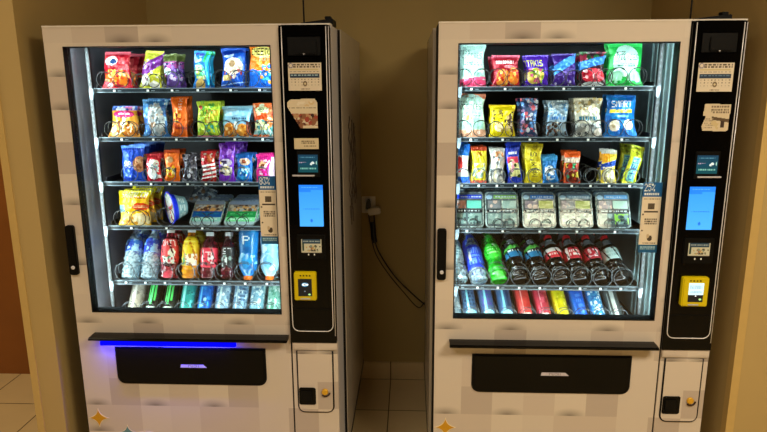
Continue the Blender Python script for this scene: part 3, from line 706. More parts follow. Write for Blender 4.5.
# --- left machine, second shelf
B('left', 1, [
 dict(x=.172, w=.124, h=.122, tp=.74, base='#e8a030', lean=16, ops=[('r',0,0,1,.14,'#3f66b8'),('n',.1,.02,.9,.18,['#e8f0ff','#2a50a8','#e87ab0'],20,.05),('e',.5,.28,.42,.12,'#d82a6c'),('m',.3,.24,.75,.32,1,'#f8e8f0'),('e',.25,.72,.25,.24,'#f4c070'),('e',.78,.74,.26,.24,'#e09a48'),('n',.02,.5,.98,.95,['#f8dca0','#d87820','#7a4418','#fff0d0'],36,.045),('e',.5,.5,.07,.14,'#f6ece6')], desc='orange corn chip bag with a pink band'),
 dict(x=.294, w=.098, h=.144, base='#2f6fb0', ops=[('n',0,0,1,1,['#9ac8e4','#1c4f98','#5a98d0'],50,.06),('e',.58,.55,.34,.42,'#b8c4cc'),('n',.3,.1,.9,.95,['#dfe8ec','#8a9aa4','#c8a890','#f4f8fa','#6a7c88'],60,.05)], desc='blue and silver crinkled snack bag'),
 dict(x=.384, w=.062, h=.152, base='#ef6a12', t=.03, nm='snack_box', cat='snack box', ops=[('v','MIX',.5,.05,.75,.34,'#ffe8d0'),('e',.3,.5,.22,.14,'#f8c030'),('n',.1,.4,.6,.75,['#c83a10','#f8d060','#8a2008'],14,.08),('r',.3,.74,1,.8,'#a82a10')], desc='tall narrow orange snack box'),
 dict(x=.498, w=.090, h=.134, base='#b8d838', t=.03, ops=[('n',0,0,1,1,['#d8e84a','#8ac83a','#e8f080','#60b848'],60,.06),('e',.16,.17,.09,.06,'#a83020'),('t','SOUR',.12,.25,.48,.40,'#1f5a20'),('t','PATCH',.45,.25,.95,.40,'#d86818'),('t','KIDS',.12,.44,.48,.60,'#2a7a28'),('t','KIDS',.42,.43,.8,.60,'#d87820'),('n',.4,.65,.8,.85,['#28a8a0','#60c8c0'],10,.07),('r',0,.93,1,1,'#e88aa0')], desc='lime green sour candy pack with colourful letters', lean=5),
 dict(x=.602, w=.112, h=.116, base='#8ac4e4', ops=[('e',.3,.2,.3,.12,'#a8d8f0'),('m',.38,.34,.9,.44,1,'#2a4a78'),('e',.3,.76,.26,.24,'#d8801c'),('e',.76,.78,.24,.22,'#e89a38'),('n',.05,.6,.98,.95,['#f8c878','#b85c10','#e88a28'],26,.045),('r',.9,.5,1,.95,'#a84828'),('e',.52,.62,.06,.14,'#e8f0f0')], desc='light blue bag of golden bite-size crackers'),
 dict(x=.708, w=.094, h=.128, base='#e0662a', ops=[('n',0,0,1,1,['#f0c8a8','#e87848','#d8e0c0'],30,.07),('e',.4,.2,.28,.1,'#e8e8b0'),('t','CHEETOS',.12,.15,.9,.27,'#1f4a2a'),('d',.48,.30,.06,'#d84818'),('e',.3,.66,.3,.16,'#d8d8a0'),('r',0,.78,1,.9,'#9ac0c0'),('n',.1,.5,1,.95,['#4a9898','#e8ecd8','#2f5a58','#f4b060'],36,.05)], desc='orange and green cheese popcorn bag'),
])
# --- left machine, third shelf
B('left', 2, [
 dict(x=.198, w=.088, h=.138, base='#1248c8', ops=[('r',0,0,1,.06,'#5a90f0'),('t','80',.16,.42,.5,.60,'#e8f0ff'),('e',.85,.5,.28,.22,'#c08860'),('n',.65,.32,1,.68,['#8a5030','#e0b890'],12,.06)], t=.028, lean=4, desc='royal blue cookie pack with a brown cookie print', nm='cookie_pack', cat='cookie pack', behind=3),
 dict(x=.275, w=.060, h=.108, base='#c01828', ops=[('e',.55,.35,.4,.14,'#f0f0e8'),('e',.5,.7,.42,.2,'#e8ecec'),('n',.1,.3,.95,.85,['#c8e0e8','#e02838','#f8f8f8','#7a98a8'],26,.1),('r',0,.9,1,1,'#d82a58')], desc='red and white candy packet', **bn),
 dict(x=.344, w=.060, h=.122, base='#f07010', ops=[('r',0,0,1,.1,'#c84a10'),('e',.4,.3,.25,.1,'#c8a070'),('e',.4,.65,.36,.2,'#f8c818'),('n',.1,.45,.8,.8,['#e85810','#fff0a0','#3a1c08'],14,.1)], desc='orange candy packet with a yellow patch', **bn),
 dict(x=.411, w=.056, h=.106, base='#3a3a4a', ops=[('n',0,0,1,1,['#8a8a9c','#c8c8d8','#1a1a28','#5a5a70'],50,.1)], desc='dark silver candy packet', **bn),
 dict(x=.484, w=.058, h=.118, base='#b8141c', ops=[('n',0,0,1,.4,['#e8e0d8','#c86030','#d82830'],16,.1),('d',.5,.42,.03,W_),('d',.62,.54,.03,W_),('d',.76,.66,.035,W_),('d',.88,.8,.02,W_)], desc='red candy packet with white slanted stripes', **bn),
 dict(x=.556, w=.064, h=.148, base='#7a2ac8', ops=[('n',0,0,1,.42,['#9a50e0','#5a1aa0','#b880f0'],26,.1),('e',.5,.5,.4,.1,'#d0c8e8'),('e',.5,.7,.4,.13,'#e0d8c0'),('n',.1,.45,.9,.8,['#f0ecf8','#3a2a5a','#e8c860'],18,.09)], desc='tall purple candy packet with a pale oval', behind=3, **bn),
 dict(x=.620, w=.064, h=.108, base='#1464c0', ops=[('e',.55,.28,.34,.13,'#e8c8b0'),('e',.5,.28,.14,.07,'#8a3818'),('e',.48,.66,.42,.24,'#2a9ae0'),('n',.15,.5,.85,.84,['#bfe8ff','#1a60c0'],22,.07)], desc='blue candy packet with a nut picture', **bn),
 dict(x=.702, w=.072, h=.106, base='#e0208c', ops=[('e',.4,.38,.26,.16,'#e8b080'),('e',.38,.42,.14,.08,'#7a3a1c'),('n',.2,.2,.9,.9,['#f8a8d0','#f8e8f4','#c81878'],24,.07),('r',.8,.1,1,.9,'#f0c8e0')], desc='hot pink candy packet by the window sticker', **bn),
])
# --- left machine, fourth shelf
bag('left', 3, 0, 4, .182, .128, .136, '#f0c010', [('r',0,0,1,.16,'#e8d818'),('t','SANDWICH',.12,.05,.92,.20,'#f8f8e8'),('m',.15,.19,.9,.25,1,'#b84a10'),('e',.75,.46,.26,.11,'#e04818'),('m',.55,.42,.95,.5,2,'#f8e0a0'),('r',0,.42,.2,.62,'#8ab8c8'),('e',.22,.8,.26,.18,'#f4b850'),('e',.72,.82,.3,.18,'#eed8a0'),('n',.02,.6,.98,.97,['#f8e8c0','#e09828','#f8c860'],30,.05)], 'yellow sandwich cracker bag', lean=12, behind=2)
bw = empty('cereal_bowl', (.318, .182, SH[3]+.068), 'round cereal bowl with blue rim on its side, second on left machine\'s fourth shelf', 'bowl')
Cb = canvas(48, 48, '#e8e8e0', [('n',0,0,1,1,['#d84838','#58b870','#f4f4f4','#e8c040','#c83a90','#f8f8f8'],70,.07)], 2)
prof = [(.040, .048), (.046, .03), (.052, .012), (.062, .002)]
me = lathe_print('tub', dens([(.030, .060), (.036, .058), (.044, .035), (.058, .004), (.062, 0)][::-1], 20), 40, canvas(40, 20, '#7fa8b4', [('r',0,.72,1,1,'#1a30d8'),('m',.1,.2,.9,.6,3,'#c8dce0')], 3), M['plastic'], 1.0)
link(me, 'tub', bw)

def disc_print(name, r, C, z):
    vs = [(0, 0, z)]; fs = []; cols = []; n = 16; sg = 40; H, W = C.shape[:2]
    for k in range(1, n+1):
        for j in range(sg): g = 2*math.pi*j/sg; vs.append((r*k/n*math.cos(g), r*k/n*math.sin(g), z))
    def cc(x, y): return C[min(H-1, int((y/r*.5+.5)*H)), min(W-1, int((x/r*.5+.5)*W))]
    for j in range(sg):
        a, b = 1+j, 1+(j+1) % sg; fs.append((0, b, a)); p = vs[a]; cols.append(cc(p[0]*.5, p[1]*.5))
    for k in range(1, n):
        for j in range(sg):
            a, b = 1+(k-1)*sg+j, 1+(k-1)*sg+(j+1) % sg; c, d = a+sg, b+sg; fs.append((a, b, d, c)); p = vs[c]; cols.append(cc(p[0]*.97, p[1]*.97))
    me = bpy.data.meshes.new(name); me.from_pydata(vs, [], fs); me.update(); me.materials.append(M['foil']); paint(me, cols); return me
link(disc_print('lid', .0625, Cb, -.002), 'lid', bw, label='colourful printed foil lid')
mb = MB(); mb.tube([(.0625*math.cos(R(g)), .0625*math.sin(R(g)), -.001) for g in range(0, 360, 9)], .003, 6, closed=True); mb.build('rim', pmat('blue_rim', '#1626e0', .3), bw, smooth=True)
bw.rotation_euler = Vector((.80, .60, .06)).to_track_quat('Z', 'Y').to_euler()
me = bag_mesh(.10, .10, .03, canvas(40, 40, '#77808c', [('n',0,0,1,1,['#b8c0c8','#8a6a50','#4a5468','#d8dce0'],60,.07)], 5), 77)
o = link(me, 'snack_bag', None, (.405, .270, SH[3]+.062), (R(-50), R(22), R(14)), label='silver snack bag lying tilted behind the round bowl', cat='snack bag')
def tray_pack(w, d, t, C, name='snack_tray'):
    """tapered clear tub standing on its short edge, printed film on the front; origin at the bottom edge"""
    def mk():
        e = empty(name); 
        m = MB(); a = rrect(-w/2, w/2, 0, d, .014); b = rrect(-w/2+.012, w/2-.012, .012, d-.012, .010)
        n = len(a); vs = [(p[0], 0, p[1]) for p in a]+[(p[0], .004, p[1]) for p in a]+[(p[0]*.97, .005, .5*d+(p[1]-.5*d)*.97) for p in a]+[(p[0], t, p[1]) for p in b]
        fs = [tuple(range(n))]
        for q in range(3): fs += [(q*n+i, (q+1)*n+i, (q+1)*n+(i+1) % n, q*n+(i+1) % n) for i in range(n)]
        fs += [tuple(range(4*n-1, 3*n-1, -1))]
        m.add(vs, fs); m.build('tub', M['clear_tray'], e)
        flat_print('film_lid', -w/2+.004, w/2-.004, .004, d-.004, -.0016, C, M['plastic'], e, outline=[(.06,0),(.94,0),(1,.06),(1,.94),(.94,1),(.06,1),(0,.94),(0,.06)])
        return e
    return mk()
for i, (x, c1, c2, nm) in enumerate([(.456, '#1e5aa8', '#8fd0c0', 'blue'), (.591, '#24964a', '#7fe098', 'green')]):
    C = canvas(46, 50, '#9fb4bc', [('r',0,0,1,.16,'#7f8ea8'),('r',0,.16,1,.46,'#8a7e74'),('n',.05,.18,.98,.46,['#6a4a3a','#c8b8a0','#4a3a34','#a8b0b8','#d8a060'],34,.06),('r',0,.46,1,.72,c1),('m',.1,.52,.9,.62,1,'#2a7aa0' if i == 0 else '#58c078'),('r',0,.72,1,.9,c2),('m',.1,.76,.9,.84,1,'#d8f4ec')], 20+i)
    t = tray_pack(.122, .128, .03, C)
    place(t, 'left', 3, i+2, 4, x, SH[3]+.008, f'clear plastic snack tray with a {nm} printed band', 'snack tray', 54, .156, behind=2, gap=.055, dz=.002, jitter=False)
for i, (x, c1, lb, cc, bt) in enumerate([(.123, '#2340d0', 'bright blue top band', '#a87060', '#5fb8a8'), (.253, '#7fae5c', 'olive green top band', '#6a7278', '#88a8a4'), (.391, '#3a78c8', 'sky blue band and yellow cheese', '#726a7c', '#a0a850'), (.527, '#6f8fa8', 'grey blue top band', '#6c6274', '#96a450'), (.665, '#5f9fd8', 'pale blue band and lime corner', '#80747f', '#90b4a8')]):
    C = canvas(50, 52, '#3c484c', [('r',0,0,1,.2,'#5f6c78'),('e',.1,.13,.1,.07,'#9fc0d8'),('r',.25 if i else 0,.05,.98,.18,c1),('m',.3,.08,.95,.14,1,'#cfe0ec'),
        ('r',.06,.24,.46,.47,cc),('r',.5,.24,.95,.47,bt),('n',.06,.24,.46,.47,[cc,'#c0a8a0','#6f7680'],14,.06),
        ('r',0,.50,1,.58,'#22282c'),('m',.1,.51,.92,.57,1,'#a8b4b8'),('e',.5,.5,.07,.05,'#2a3034'),
        ('r',.05,.62,.47,.93,'#66807c'),('r',.52,.62,.96,.93,'#6f8a84' if i < 4 else '#88c048'),('n',.05,.62,.96,.93,['#8ea4a0','#34484a','#566e6c','#748e8a'],30,.05),('r',.47,.6,.52,.95,'#4a585c')], 30+i)
    t = tray_pack(.124, .138, .03, C)
    place(t, 'right', 3, i, 5, x, SH[3]+.008, f'divided clear tray with {lb}', 'snack tray', 27, .156, behind=3, gap=.055, dz=.001, jitter=False)

# bottles -----------------------------------------------------------
def bottle(kind, liquid, capm, label_ops, label_base, lz=(.40, .68), L=.212, r=.033, wave=0):
    e = empty('drink_bottle')
    q_ = L/.212; body = [(.024, 0), (r*.92, .003), (r, .012), (r*.97, .05*q_), (r*(.80 if kind == 'waist' else 1), .09*q_), (r, .115*q_), (r, .135*q_), (r*.82, .16*q_), (r*.5, .178*q_), (.0135, .19*q_), (.0135, L-.014)]
    P = dens(body, 44)
    P = [(p[0]*(1+.05*math.sin(p[1]*260)*(1 if p[1] < .085 else .2)), p[1]) for p in P]
    if liquid == 'clear':
        P = [(p[0]*(1+.02*math.sin(p[1]*420)), p[1]) for p in P]
        m = MB(); m.lathe(P, 36); m.build('bottle_body', M['clear'], e, smooth=True)
    else:
        c, ops = liquid
        link(lathe_print('bottle_body', P, 40, canvas(40, 50, c, ops, 3), M['plastic'], 1.0, .035), 'bottle_body', e)
    if label_base:
        z0, z1 = lz[0]*L, lz[1]*L
        pr = []
        for k in range(21):
            z = z0+(z1-z0)*k/20; i = min(range(len(P)), key=lambda q: abs(P[q][1]-z)); pr.append((P[i][0]+.0009, z))
        link(lathe_print('label', pr, 56, canvas(44, 22, label_base, label_ops, 9), M['sticker'], .5), 'label', e)
    cp = MB(); pr = [(.0145, 0), (.0150, .001), (.0150, .014), (.0135, .016), (.0001, .0162)]; cp.lathe(pr, 24)
    for k in range(24):
        g = 2*math.pi*k/24; cp.box(.0148*math.cos(g)-.0006, .0148*math.cos(g)+.0006, .0148*math.sin(g)-.0006, .0148*math.sin(g)+.0006, .002, .012)
    cp.build('cap', M[capm], e, loc=(0, 0, L-.016))
    return e
water = [('m',.1,.3,.9,.7,2,'#e8f4ff')]
lean_b = 50
Ls = [
 ('slim clear water bottle with a blue band', dict(kind='p', liquid='clear', capm='cap_blue', label_base='#2458c0', label_ops=[('n',0,0,1,1,['#3a88e0','#1a40b0','#a8d8f0'],26,.09)], lz=(.5, .74))),
 ('clear water bottle with a deep blue label', dict(kind='p', liquid='clear', capm='cap_blue', label_base='#1c3ac0', label_ops=[('n',0,0,1,1,['#2a60d8','#1a30a0','#90c8f0'],26,.09)], lz=(.48, .76))),
 ('red soda bottle with a white-lettered red label', dict(kind='p', liquid=('#5c0c18', [('n',0,0,1,1,['#8a1828','#3a0810','#c84050'],30,.08)]), capm='cap_white', label_base='#e0383c', lz=(.30, .80), L=.196, label_ops=[('t','FANTA',.2,.08,.82,.34,'#f8f0f0'),('e',.68,.55,.14,.14,'#e8e8d8'),('n',.25,.66,.8,.98,['#d8e0d0','#3a7a58','#e8f0e8','#c83040'],26,.05)])),
 ('yellow soda bottle with a yellow label', dict(kind='p', liquid=('#c87808', [('n',0,0,1,1,['#e8a010','#a85c08'],20,.08)]), capm='cap_white', label_base='#f0d008', lz=(.26, .84), L=.198, label_ops=[('r',.2,.14,.8,.2,'#f8e860'),('m',.25,.2,.75,.32,1,'#d8a808'),('n',.2,.6,.85,.98,['#4a9860','#f8f0d0','#c87818','#e8e8e0'],26,.06)])),
 ('pink-labelled dark red drink bottle', dict(kind='p', liquid=('#4a0a1a', [('n',0,0,1,1,['#6a1024','#2a0610'],20,.08)]), capm='cap_white', label_base='#e8304c', lz=(.24, .66), L=.184, label_ops=[('r',.3,.1,.36,.9,'#f8d0d8'),('t','TEA',.45,.2,.75,.5,'#f8e8ea'),('n',.55,.4,.8,.9,['#8a1028','#f4e4e4'],12,.05)])),
 ('dark bottle with a black and white label', dict(kind='p', liquid=('#3c0a18', [('n',0,0,1,1,['#5a0e20','#20060e'],20,.08)]), capm='cap_white', label_base='#20282c', lz=(.24, .68), L=.184, r=.028, label_ops=[('t','ST',.32,.08,.7,.4,'#e8f0f0'),('n',.25,.4,.8,.95,['#8aa8a0','#e0e8e8','#101416'],26,.05)])),
]
def put_bottle(side, i, n, x, e, desc, behind=1, z=None, lean=lean_b, group=None, y=.170, roll=0):
    place(e, side, 4, i, n, x, z if z is not None else SH[4]+.004, desc, 'drink bottle', lean, y, roll=roll, behind=behind, gap=(.10 if lean > 40 else .085), jitter=False, group=group)
for i, (d, kw) in enumerate(Ls):
    put_bottle('left', i, 8, LL[4][i][0], bottle(**kw), d, lean=(30 if i < 2 else 17), y=(.170 if i < 2 else .178))
def sport_bottle(col, spots, seed):
    """upside-down sports bottle, cap at the bottom; origin at the cap's tip"""
    e = empty('sports_bottle')
    P = dens([(.017, .016), (.022, .024), (.034, .045), (.039, .075), (.035, .105), (.039, .14), (.041, .185), (.036, .2), (.02, .206)], 44)
    link(lathe_print('bottle_body', P, 44, canvas(44, 50, col, [('n',0,0,1,1,spots,40,.05),('e',.5,.7,.09,.14,spots[0]),('t','P',.44,.18,.56,.36,'#e0f4fc')], seed), M['plastic'], 1.0, .01), 'bottle_body', e)
    c = MB(); c.lathe([(.012, 0), (.016, .001), (.017, .003), (.017, .017), (.015, .018)], 28); c.build('cap', M['cap_orange'], e, label='orange cap')
    return e
put_bottle('left', 6, 8, .612, sport_bottle('#1478c0', ['#2a98dc', '#1060a8', '#8fd0f0'], 1), 'upside-down deep blue sports bottle with orange cap', z=SH[4]+.004, lean=18, y=.166)
put_bottle('left', 7, 8, .697, sport_bottle('#8fc4d8', ['#6fb4e0', '#c8e8f0', '#a8d8e0'], 2), 'upside-down pale blue sports bottle with orange cap', z=SH[4]+.004, lean=18, y=.166)
cola = ('#0a0403', [('r',0,.05,1,.20,'#8a9298'),('n',0,.3,1,1,['#140806','#050202'],30,.06)])
cl = [('n',0,0,1,1,['#f4f4f4','#e0203a','#f8dada'],10,.06),('m',.28,.25,.74,.75,2,'#fff4f4')]
Rs = [
 ('clear water bottle at the window edge', dict(kind='p', liquid='clear', capm='cap_white', label_base='#a8c8d0', label_ops=[('m',.2,.2,.8,.8,3,'#5a8898')], lz=(.4,.7))),
 ('blue-capped water bottle with tall blue label', dict(kind='p', liquid='clear', capm='cap_blue', label_base='#1440e8', label_ops=[('m',.3,.1,.7,.9,5,'#6a98f8'),('e',.35,.5,.05,.2,'#e8f0ff')], lz=(.22,.72))),
 ('bright green soda bottle', dict(kind='waist', liquid=('#18a820', [('n',0,0,1,1,['#30d838','#0c8018','#60f060'],40,.06)]), capm='cap_green', label_base='#28d828', label_ops=[('m',.3,.2,.7,.8,3,'#a8f8a0'),('e',.58,.2,.06,.12,'#e8ffe0')], lz=(.45,.78))),
 ('dark bottle with a green and blue label', dict(kind='p', liquid=cola, capm='cap_black', label_base='#141c28', label_ops=[('n',.3,.0,.7,.2,['#8a9ab0','#dfe8f0'],10,.05),('d',.55,.3,.09,'#58c850'),('e',.5,.42,.16,.12,'#70e060'),('r',0,.68,1,1,'#1878b0'),('m',.3,.58,.72,.68,1,'#e0f0f8')], lz=(.46,.84))),
 ('dark bottle with green and blue label', None),
 ('cola bottle with a white-topped red label', dict(kind='p', liquid=cola, capm='cap_red', label_base='#e0283c', label_ops=[('r',0,0,1,.4,'#f4eeee'),('m',.3,.5,.7,.8,1,'#f8d8d8')], lz=(.45,.66))),
 ('cola bottle with a red label striped white', dict(kind='p', liquid=cola, capm='cap_red', label_base='#c81c34', label_ops=[('r',.25,0,.34,1,'#f4e8ea'),('m',.4,.2,.8,.8,2,'#f8eeee')], lz=(.43,.68))),
 ('cola bottle with a red label and white script', dict(kind='p', liquid=cola, capm='cap_red', label_base='#b81830', label_ops=[('n',.3,.15,.75,.85,['#f8f0f0','#f0c8d0'],18,.04)], lz=(.43,.68))),
 ('red-capped cola bottle with a pale mint label', dict(kind='p', liquid=cola, capm='cap_red', label_base='#cfe8e4', label_ops=[('m',.3,.25,.72,.75,2,'#a8ccc8')], lz=(.43,.68))),
]
prev = None
for i, (d, kw) in enumerate(Rs):
    e = bottle(**(kw or Rs[3][1])); put_bottle('right', i, 9, RL[4][i][0]+.006, e, d, lean=48, roll=-11, z=SH[4]+.011)
# cans ---------------------------------------------------------------
def can(base, ops, L=.148, r=.0285, seed=0):
    e = empty('drink_can')
    P = dens([(r*.72, 0), (r*.82, .003), (r, .012), (r, L-.013), (r*.80, L-.003)], 50)
    link(lathe_print('can_body', P, 44, canvas(44, 60, base, ops, seed), M['tin'], .55), 'can_body', e)
    c = MB(); c.lathe([(r*.80, -.001), (r*.84, .0), (r*.84, .003), (r*.78, .003), (r*.76, .001), (.0001, .001)], 32); c.build('lid', M['lid'], e, loc=(0, 0, L-.004))
    c = MB(); c.box(-.006, .006, -.012, .008, .0, .0012); c.build('pull_tab', M['lid'], e, loc=(0, 0, L-.0025), bevel=.0004)
    return e
claw = [('r',.36,.15,.42,.75,'#58e070'),('r',.48,.12,.54,.82,'#60f080'),('r',.60,.15,.66,.72,'#58e070'),('r',.3,.86,.7,.92,'#c8d8cc')]
Lc = [('silver white energy drink can', '#b8b0a0', [('n',0,0,1,1,['#e8e4d8','#8a8478','#d0c8b8'],50,.06),('r',.46,.1,.53,.8,'#f8f4e8')]),
 ('black can with green claw stripes', '#0c120e', claw), ('black can with green claw stripes', '#0c120e', claw+[('e',.6,.2,.1,.1,'#2a9a48')]),
 ('teal drink can', '#28a098', [('r',.35,0,.45,1,'#8fe8dc'),('n',.5,.4,.9,.9,['#50c8c0','#1a7a78'],16,.07)]),
 ('deep blue drink can', '#0f68c8', [('r',.34,.3,.42,1,'#60b8f0'),('n',.4,.3,.9,.9,['#2a90e0','#0a4ca0','#a8dcf8'],20,.06)]),
 ('pale blue can with grey speckles', '#8fb4cc', [('n',0,0,1,1,['#c8e4f0','#6a94b4','#e8f8f8','#5f7fa0'],60,.05),('r',.4,.3,.5,1,'#e0fcf8')]),
 ('ice blue can with fine print', '#86acc8', [('n',0,0,1,1,['#b8dcec','#5f8cb0','#e0f4f8'],60,.05),('r',.36,.2,.44,1,'#dcf8f8'),('m',.5,.2,.8,.8,6,'#4a7094')]),
 ('ice blue can with white splashes', '#88b8cc', [('n',0,0,1,1,['#d8f0f4','#6aa0bc','#f0fcfc'],70,.05)]),
 ('mint green speckled can', '#8ccab8', [('n',0,0,1,1,['#c0ecdc','#5fa890','#e4fcf4'],60,.05)])]
for i, (d, b, ops) in enumerate(Lc):
    place(can(b, ops, seed=i), 'left', 5, i, 9, LL[5][i][0], SH[5]+.012, d, 'drink can', 38, .168, behind=1, gap=.075, jitter=False)
can_glint = ('r', .44, .1, .50, 1, '#8fe4f4')  # highlight streak; it and the pale lit bottoms are painted into the can colours
Rc = [('white silver can at the window edge', '#90a8b4', [('n',0,0,1,1,['#d8e8ec','#60808c'],30,.07)]),
 ('slate blue can with a painted glint streak', '#4a6f94', [('m',.3,.1,.75,.7,6,'#2a4468'),can_glint,('e',.5,.9,.3,.08,'#a8f0f8')]),
 ('slate blue can with a violet tint', '#4a6c98', [('m',.3,.1,.75,.7,5,'#5a58a8'),can_glint,('e',.5,.9,.3,.08,'#a8f0f8')]),
 ('slate blue can with darker sides', '#3c6490', [('r',.56,0,.7,.7,'#24446c'),can_glint,('e',.5,.9,.3,.08,'#a8f0f8')]),
 ('orange red drink can', '#d8403c', [('r',.42,.1,.48,1,'#f8a8a0'),('e',.5,.94,.3,.05,'#f0e8e0')]),
 ('raspberry red drink can', '#c83a50', [('r',.42,.1,.48,1,'#f4a8b0'),('n',.4,.2,.8,.8,['#e05a70','#a02438'],14,.06),('e',.5,.94,.3,.05,'#f0f0e8')]),
 ('bright yellow drink can', '#e0d418', [('n',.2,0,.8,1,['#f8f060','#c0b010','#4a4410'],16,.05)]),
 ('royal blue drink can', '#1464d8', [('m',.4,.3,.7,.9,4,'#4a90f0'),('e',.36,.15,.1,.06,'#e0e8d8')]),
 ('sky blue can with white lettering', '#3a98d0', [('n',.2,.1,.8,.95,['#e8f8fc','#2470b8','#a8e0f4'],40,.05)]),
 ('clear plastic tumbler-like silver can', '#4c5454', [('r',.42,.2,.56,1,'#c8d0cc'),('n',.2,0,.8,.2,['#d0d8d8','#303838'],12,.06),('r',.3,.3,.34,.9,'#98a4a0')])]
for i, (d, b, ops) in enumerate(Rc):
    d = d.replace('clear plastic tumbler-like silver can', 'dark silver can with a pale streak')
    place(can(b, ops, seed=i+20, r=.027), 'right', 5, i, 10, RL[5][i][0], SH[5]+.012, d, 'drink can', 40, .168, roll=-9, behind=1, gap=.075, jitter=False)
# --- right machine, top shelf
def miss(c1, c2):
    return [('r',0,.0,1,.06,c1),('e',.5,.42,.60,.42,'#bfe8de'),('r',0,.82,1,1,c2),('t','MISS',.08,.16,.44,.26,'#2a3a38'),('t','VICKIES',.14,.24,.92,.36,'#2a3a38'),('m',.2,.42,.85,.52,2,'#6a9a90'),('e',.25,.68,.2,.12,'#a8dcd0'),('e',.75,.68,.2,.12,'#a8dcd0')]
B('right', 0, [
 dict(x=.127, w=.100, h=.156, base='#b8e4da', ops=miss('#b8e4da','#d8406c')+[('d',.84,.78,.03,'#e8608c')], desc='mint chip bag with a pink bottom edge'),
 dict(x=.246, w=.100, h=.114, base='#a01428', ops=[('r',0,0,1,.10,'#c04860'),('m',.14,.17,.85,.30,1,'#f4e4e4'),('e',.62,.38,.2,.05,'#e86a70'),('e',.36,.7,.26,.26,'#e8872c'),('e',.78,.66,.2,.28,'#ea7a28'),('n',.12,.45,.95,.95,['#f8c050','#d83a20','#f09838','#c01828'],38,.05)], desc='dark red snack bag with orange puffs printed'),
 dict(x=.355, w=.084, h=.114, base='#4a1fa0', ops=[('t','TAKIS',.05,.18,.72,.38,'#e8e020'),('e',.4,.66,.38,.24,'#d8b850'),('e',.4,.62,.16,.14,'#6a7a20'),('n',.02,.45,.75,.95,['#e8c860','#c8507a','#8ab838','#f0e0a0'],26,.06)], desc='purple tortilla chip bag with yellow lettering'),
 dict(x=.450, w=.086, h=.118, base='#3a1c78', ops=[('d',.52,.12,.14,'#3a8ad8'),('e',.8,.2,.18,.12,'#5aa8e8'),('m',.35,.55,.8,.66,2,'#8a70c8'),('n',0,.8,1,1,['#c8b8e8','#5a3aa0'],14,.04)], desc='violet foil bag with a sky blue swoosh'),
 dict(x=.551, w=.096, h=.124, base='#3a1c28', ops=[('n',0,0,1,.28,['#2a6a3a','#8a2038','#1c4a28'],20,.08),('d',.42,.22,.12,'#3a80d0'),('e',.5,.68,.46,.2,'#d0283c'),('n',.1,.5,.95,.8,['#f07080','#b01830','#f4b8c0'],16,.06),('e',.5,.93,.4,.08,'#d8dcdc')], desc='blue and red foil bag with a green top'),
 dict(x=.662, w=.132, h=.156, tp=.9, base='#1fae48', ops=[('r',0,0,1,.1,'#38d868'),('e',.5,.42,.38,.36,'#bfe8da'),('t','MISS',.2,.22,.46,.32,'#22382c'),('t','VICKIES',.22,.29,.86,.42,'#22382c'),('m',.25,.47,.8,.56,2,'#5a9a80'),('e',.24,.78,.2,.14,'#a0e0c0'),('e',.76,.78,.2,.14,'#a0e0c0'),('n',0,.85,1,1,['#38d060','#149838'],14,.06)], desc='wide green and mint chip bag'),
])
B('right', 1, [
 dict(x=.127, w=.108, h=.158, base='#c0e8da', ops=[('r',0,0,1,.12,'#d88060')]+miss('#d88060','#d8a080')[1:]+[('e',.4,.55,.14,.06,'#d8a060'),('n',0,.8,1,1,['#e8b090','#f0d0c0'],12,.06)], desc='mint chip bag with a peach top and bottom'),
 dict(x=.241, w=.094, h=.118, base='#e4cc08', ops=[('n',.1,.15,.55,.45,['#6a5a10','#b89a10'],14,.05),('e',.85,.6,.12,.35,'#5a4020'),('n',.6,.2,.95,.9,['#3a2a18','#c8a878','#e8dc60'],24,.05),('e',.35,.68,.18,.14,'#e0c090'),('n',.2,.5,.55,.85,['#f4e8b8','#a88430'],12,.05)], desc='bright yellow snack bag with brown print'),
 dict(x=.336, w=.064, h=.142, base='#31426a', ops=[('n',0,0,1,1,['#5a90d0','#c85a6a','#c8d0e0','#2a3050','#8a6a90'],70,.09)], desc='narrow bag speckled blue, pink and silver'),
 dict(x=.437, w=.078, h=.134, base='#7f98ac', ops=[('n',0,0,1,.45,['#c8d8e4','#5a90c0','#a8c8e0'],40,.06),('m',.15,.42,.9,.55,1,'#2a6ab0'),('n',.05,.58,.95,.95,['#6a4638','#c8b8a8','#3a2820','#8a98a0'],34,.06)], desc='silver blue bag with brown chocolate print'),
 dict(x=.546, w=.102, h=.142, base='#c8c8b8', ops=[('n',0,0,1,.42,['#f0ead0','#8a8468','#c8b070','#f8f4e4'],60,.05),('m',.15,.44,.85,.6,1,'#1c6a88'),('r',0,.65,1,1,'#8a9092'),('n',0,.62,1,1,['#d8dcdc','#4a5054','#aab0b0'],40,.05),('e',.85,.86,.14,.1,'#f0e8e0')], desc='silver grey popcorn bag'),
 dict(x=.662, w=.122, h=.152, tp=.84, base='#1478d0', ops=[('n',0,0,1,1,['#1a88e0','#0f60b8'],20,.1),('t','SMART',.15,.14,.85,.30,'#e8f4ff'),('r',.1,.34,.88,.42,'#d8d030'),('t','FOOD',.3,.35,.7,.42,'#1a5aa0'),('e',.5,.5,.25,.02,'#6ab8f0'),('e',.3,.72,.17,.13,'#f0ead8'),('e',.75,.70,.16,.12,'#f0ead8'),('n',.15,.62,.42,.82,['#f8f4e8','#d8c8a0'],8,.04)], desc='bright blue popcorn bag with white lettering'),
])
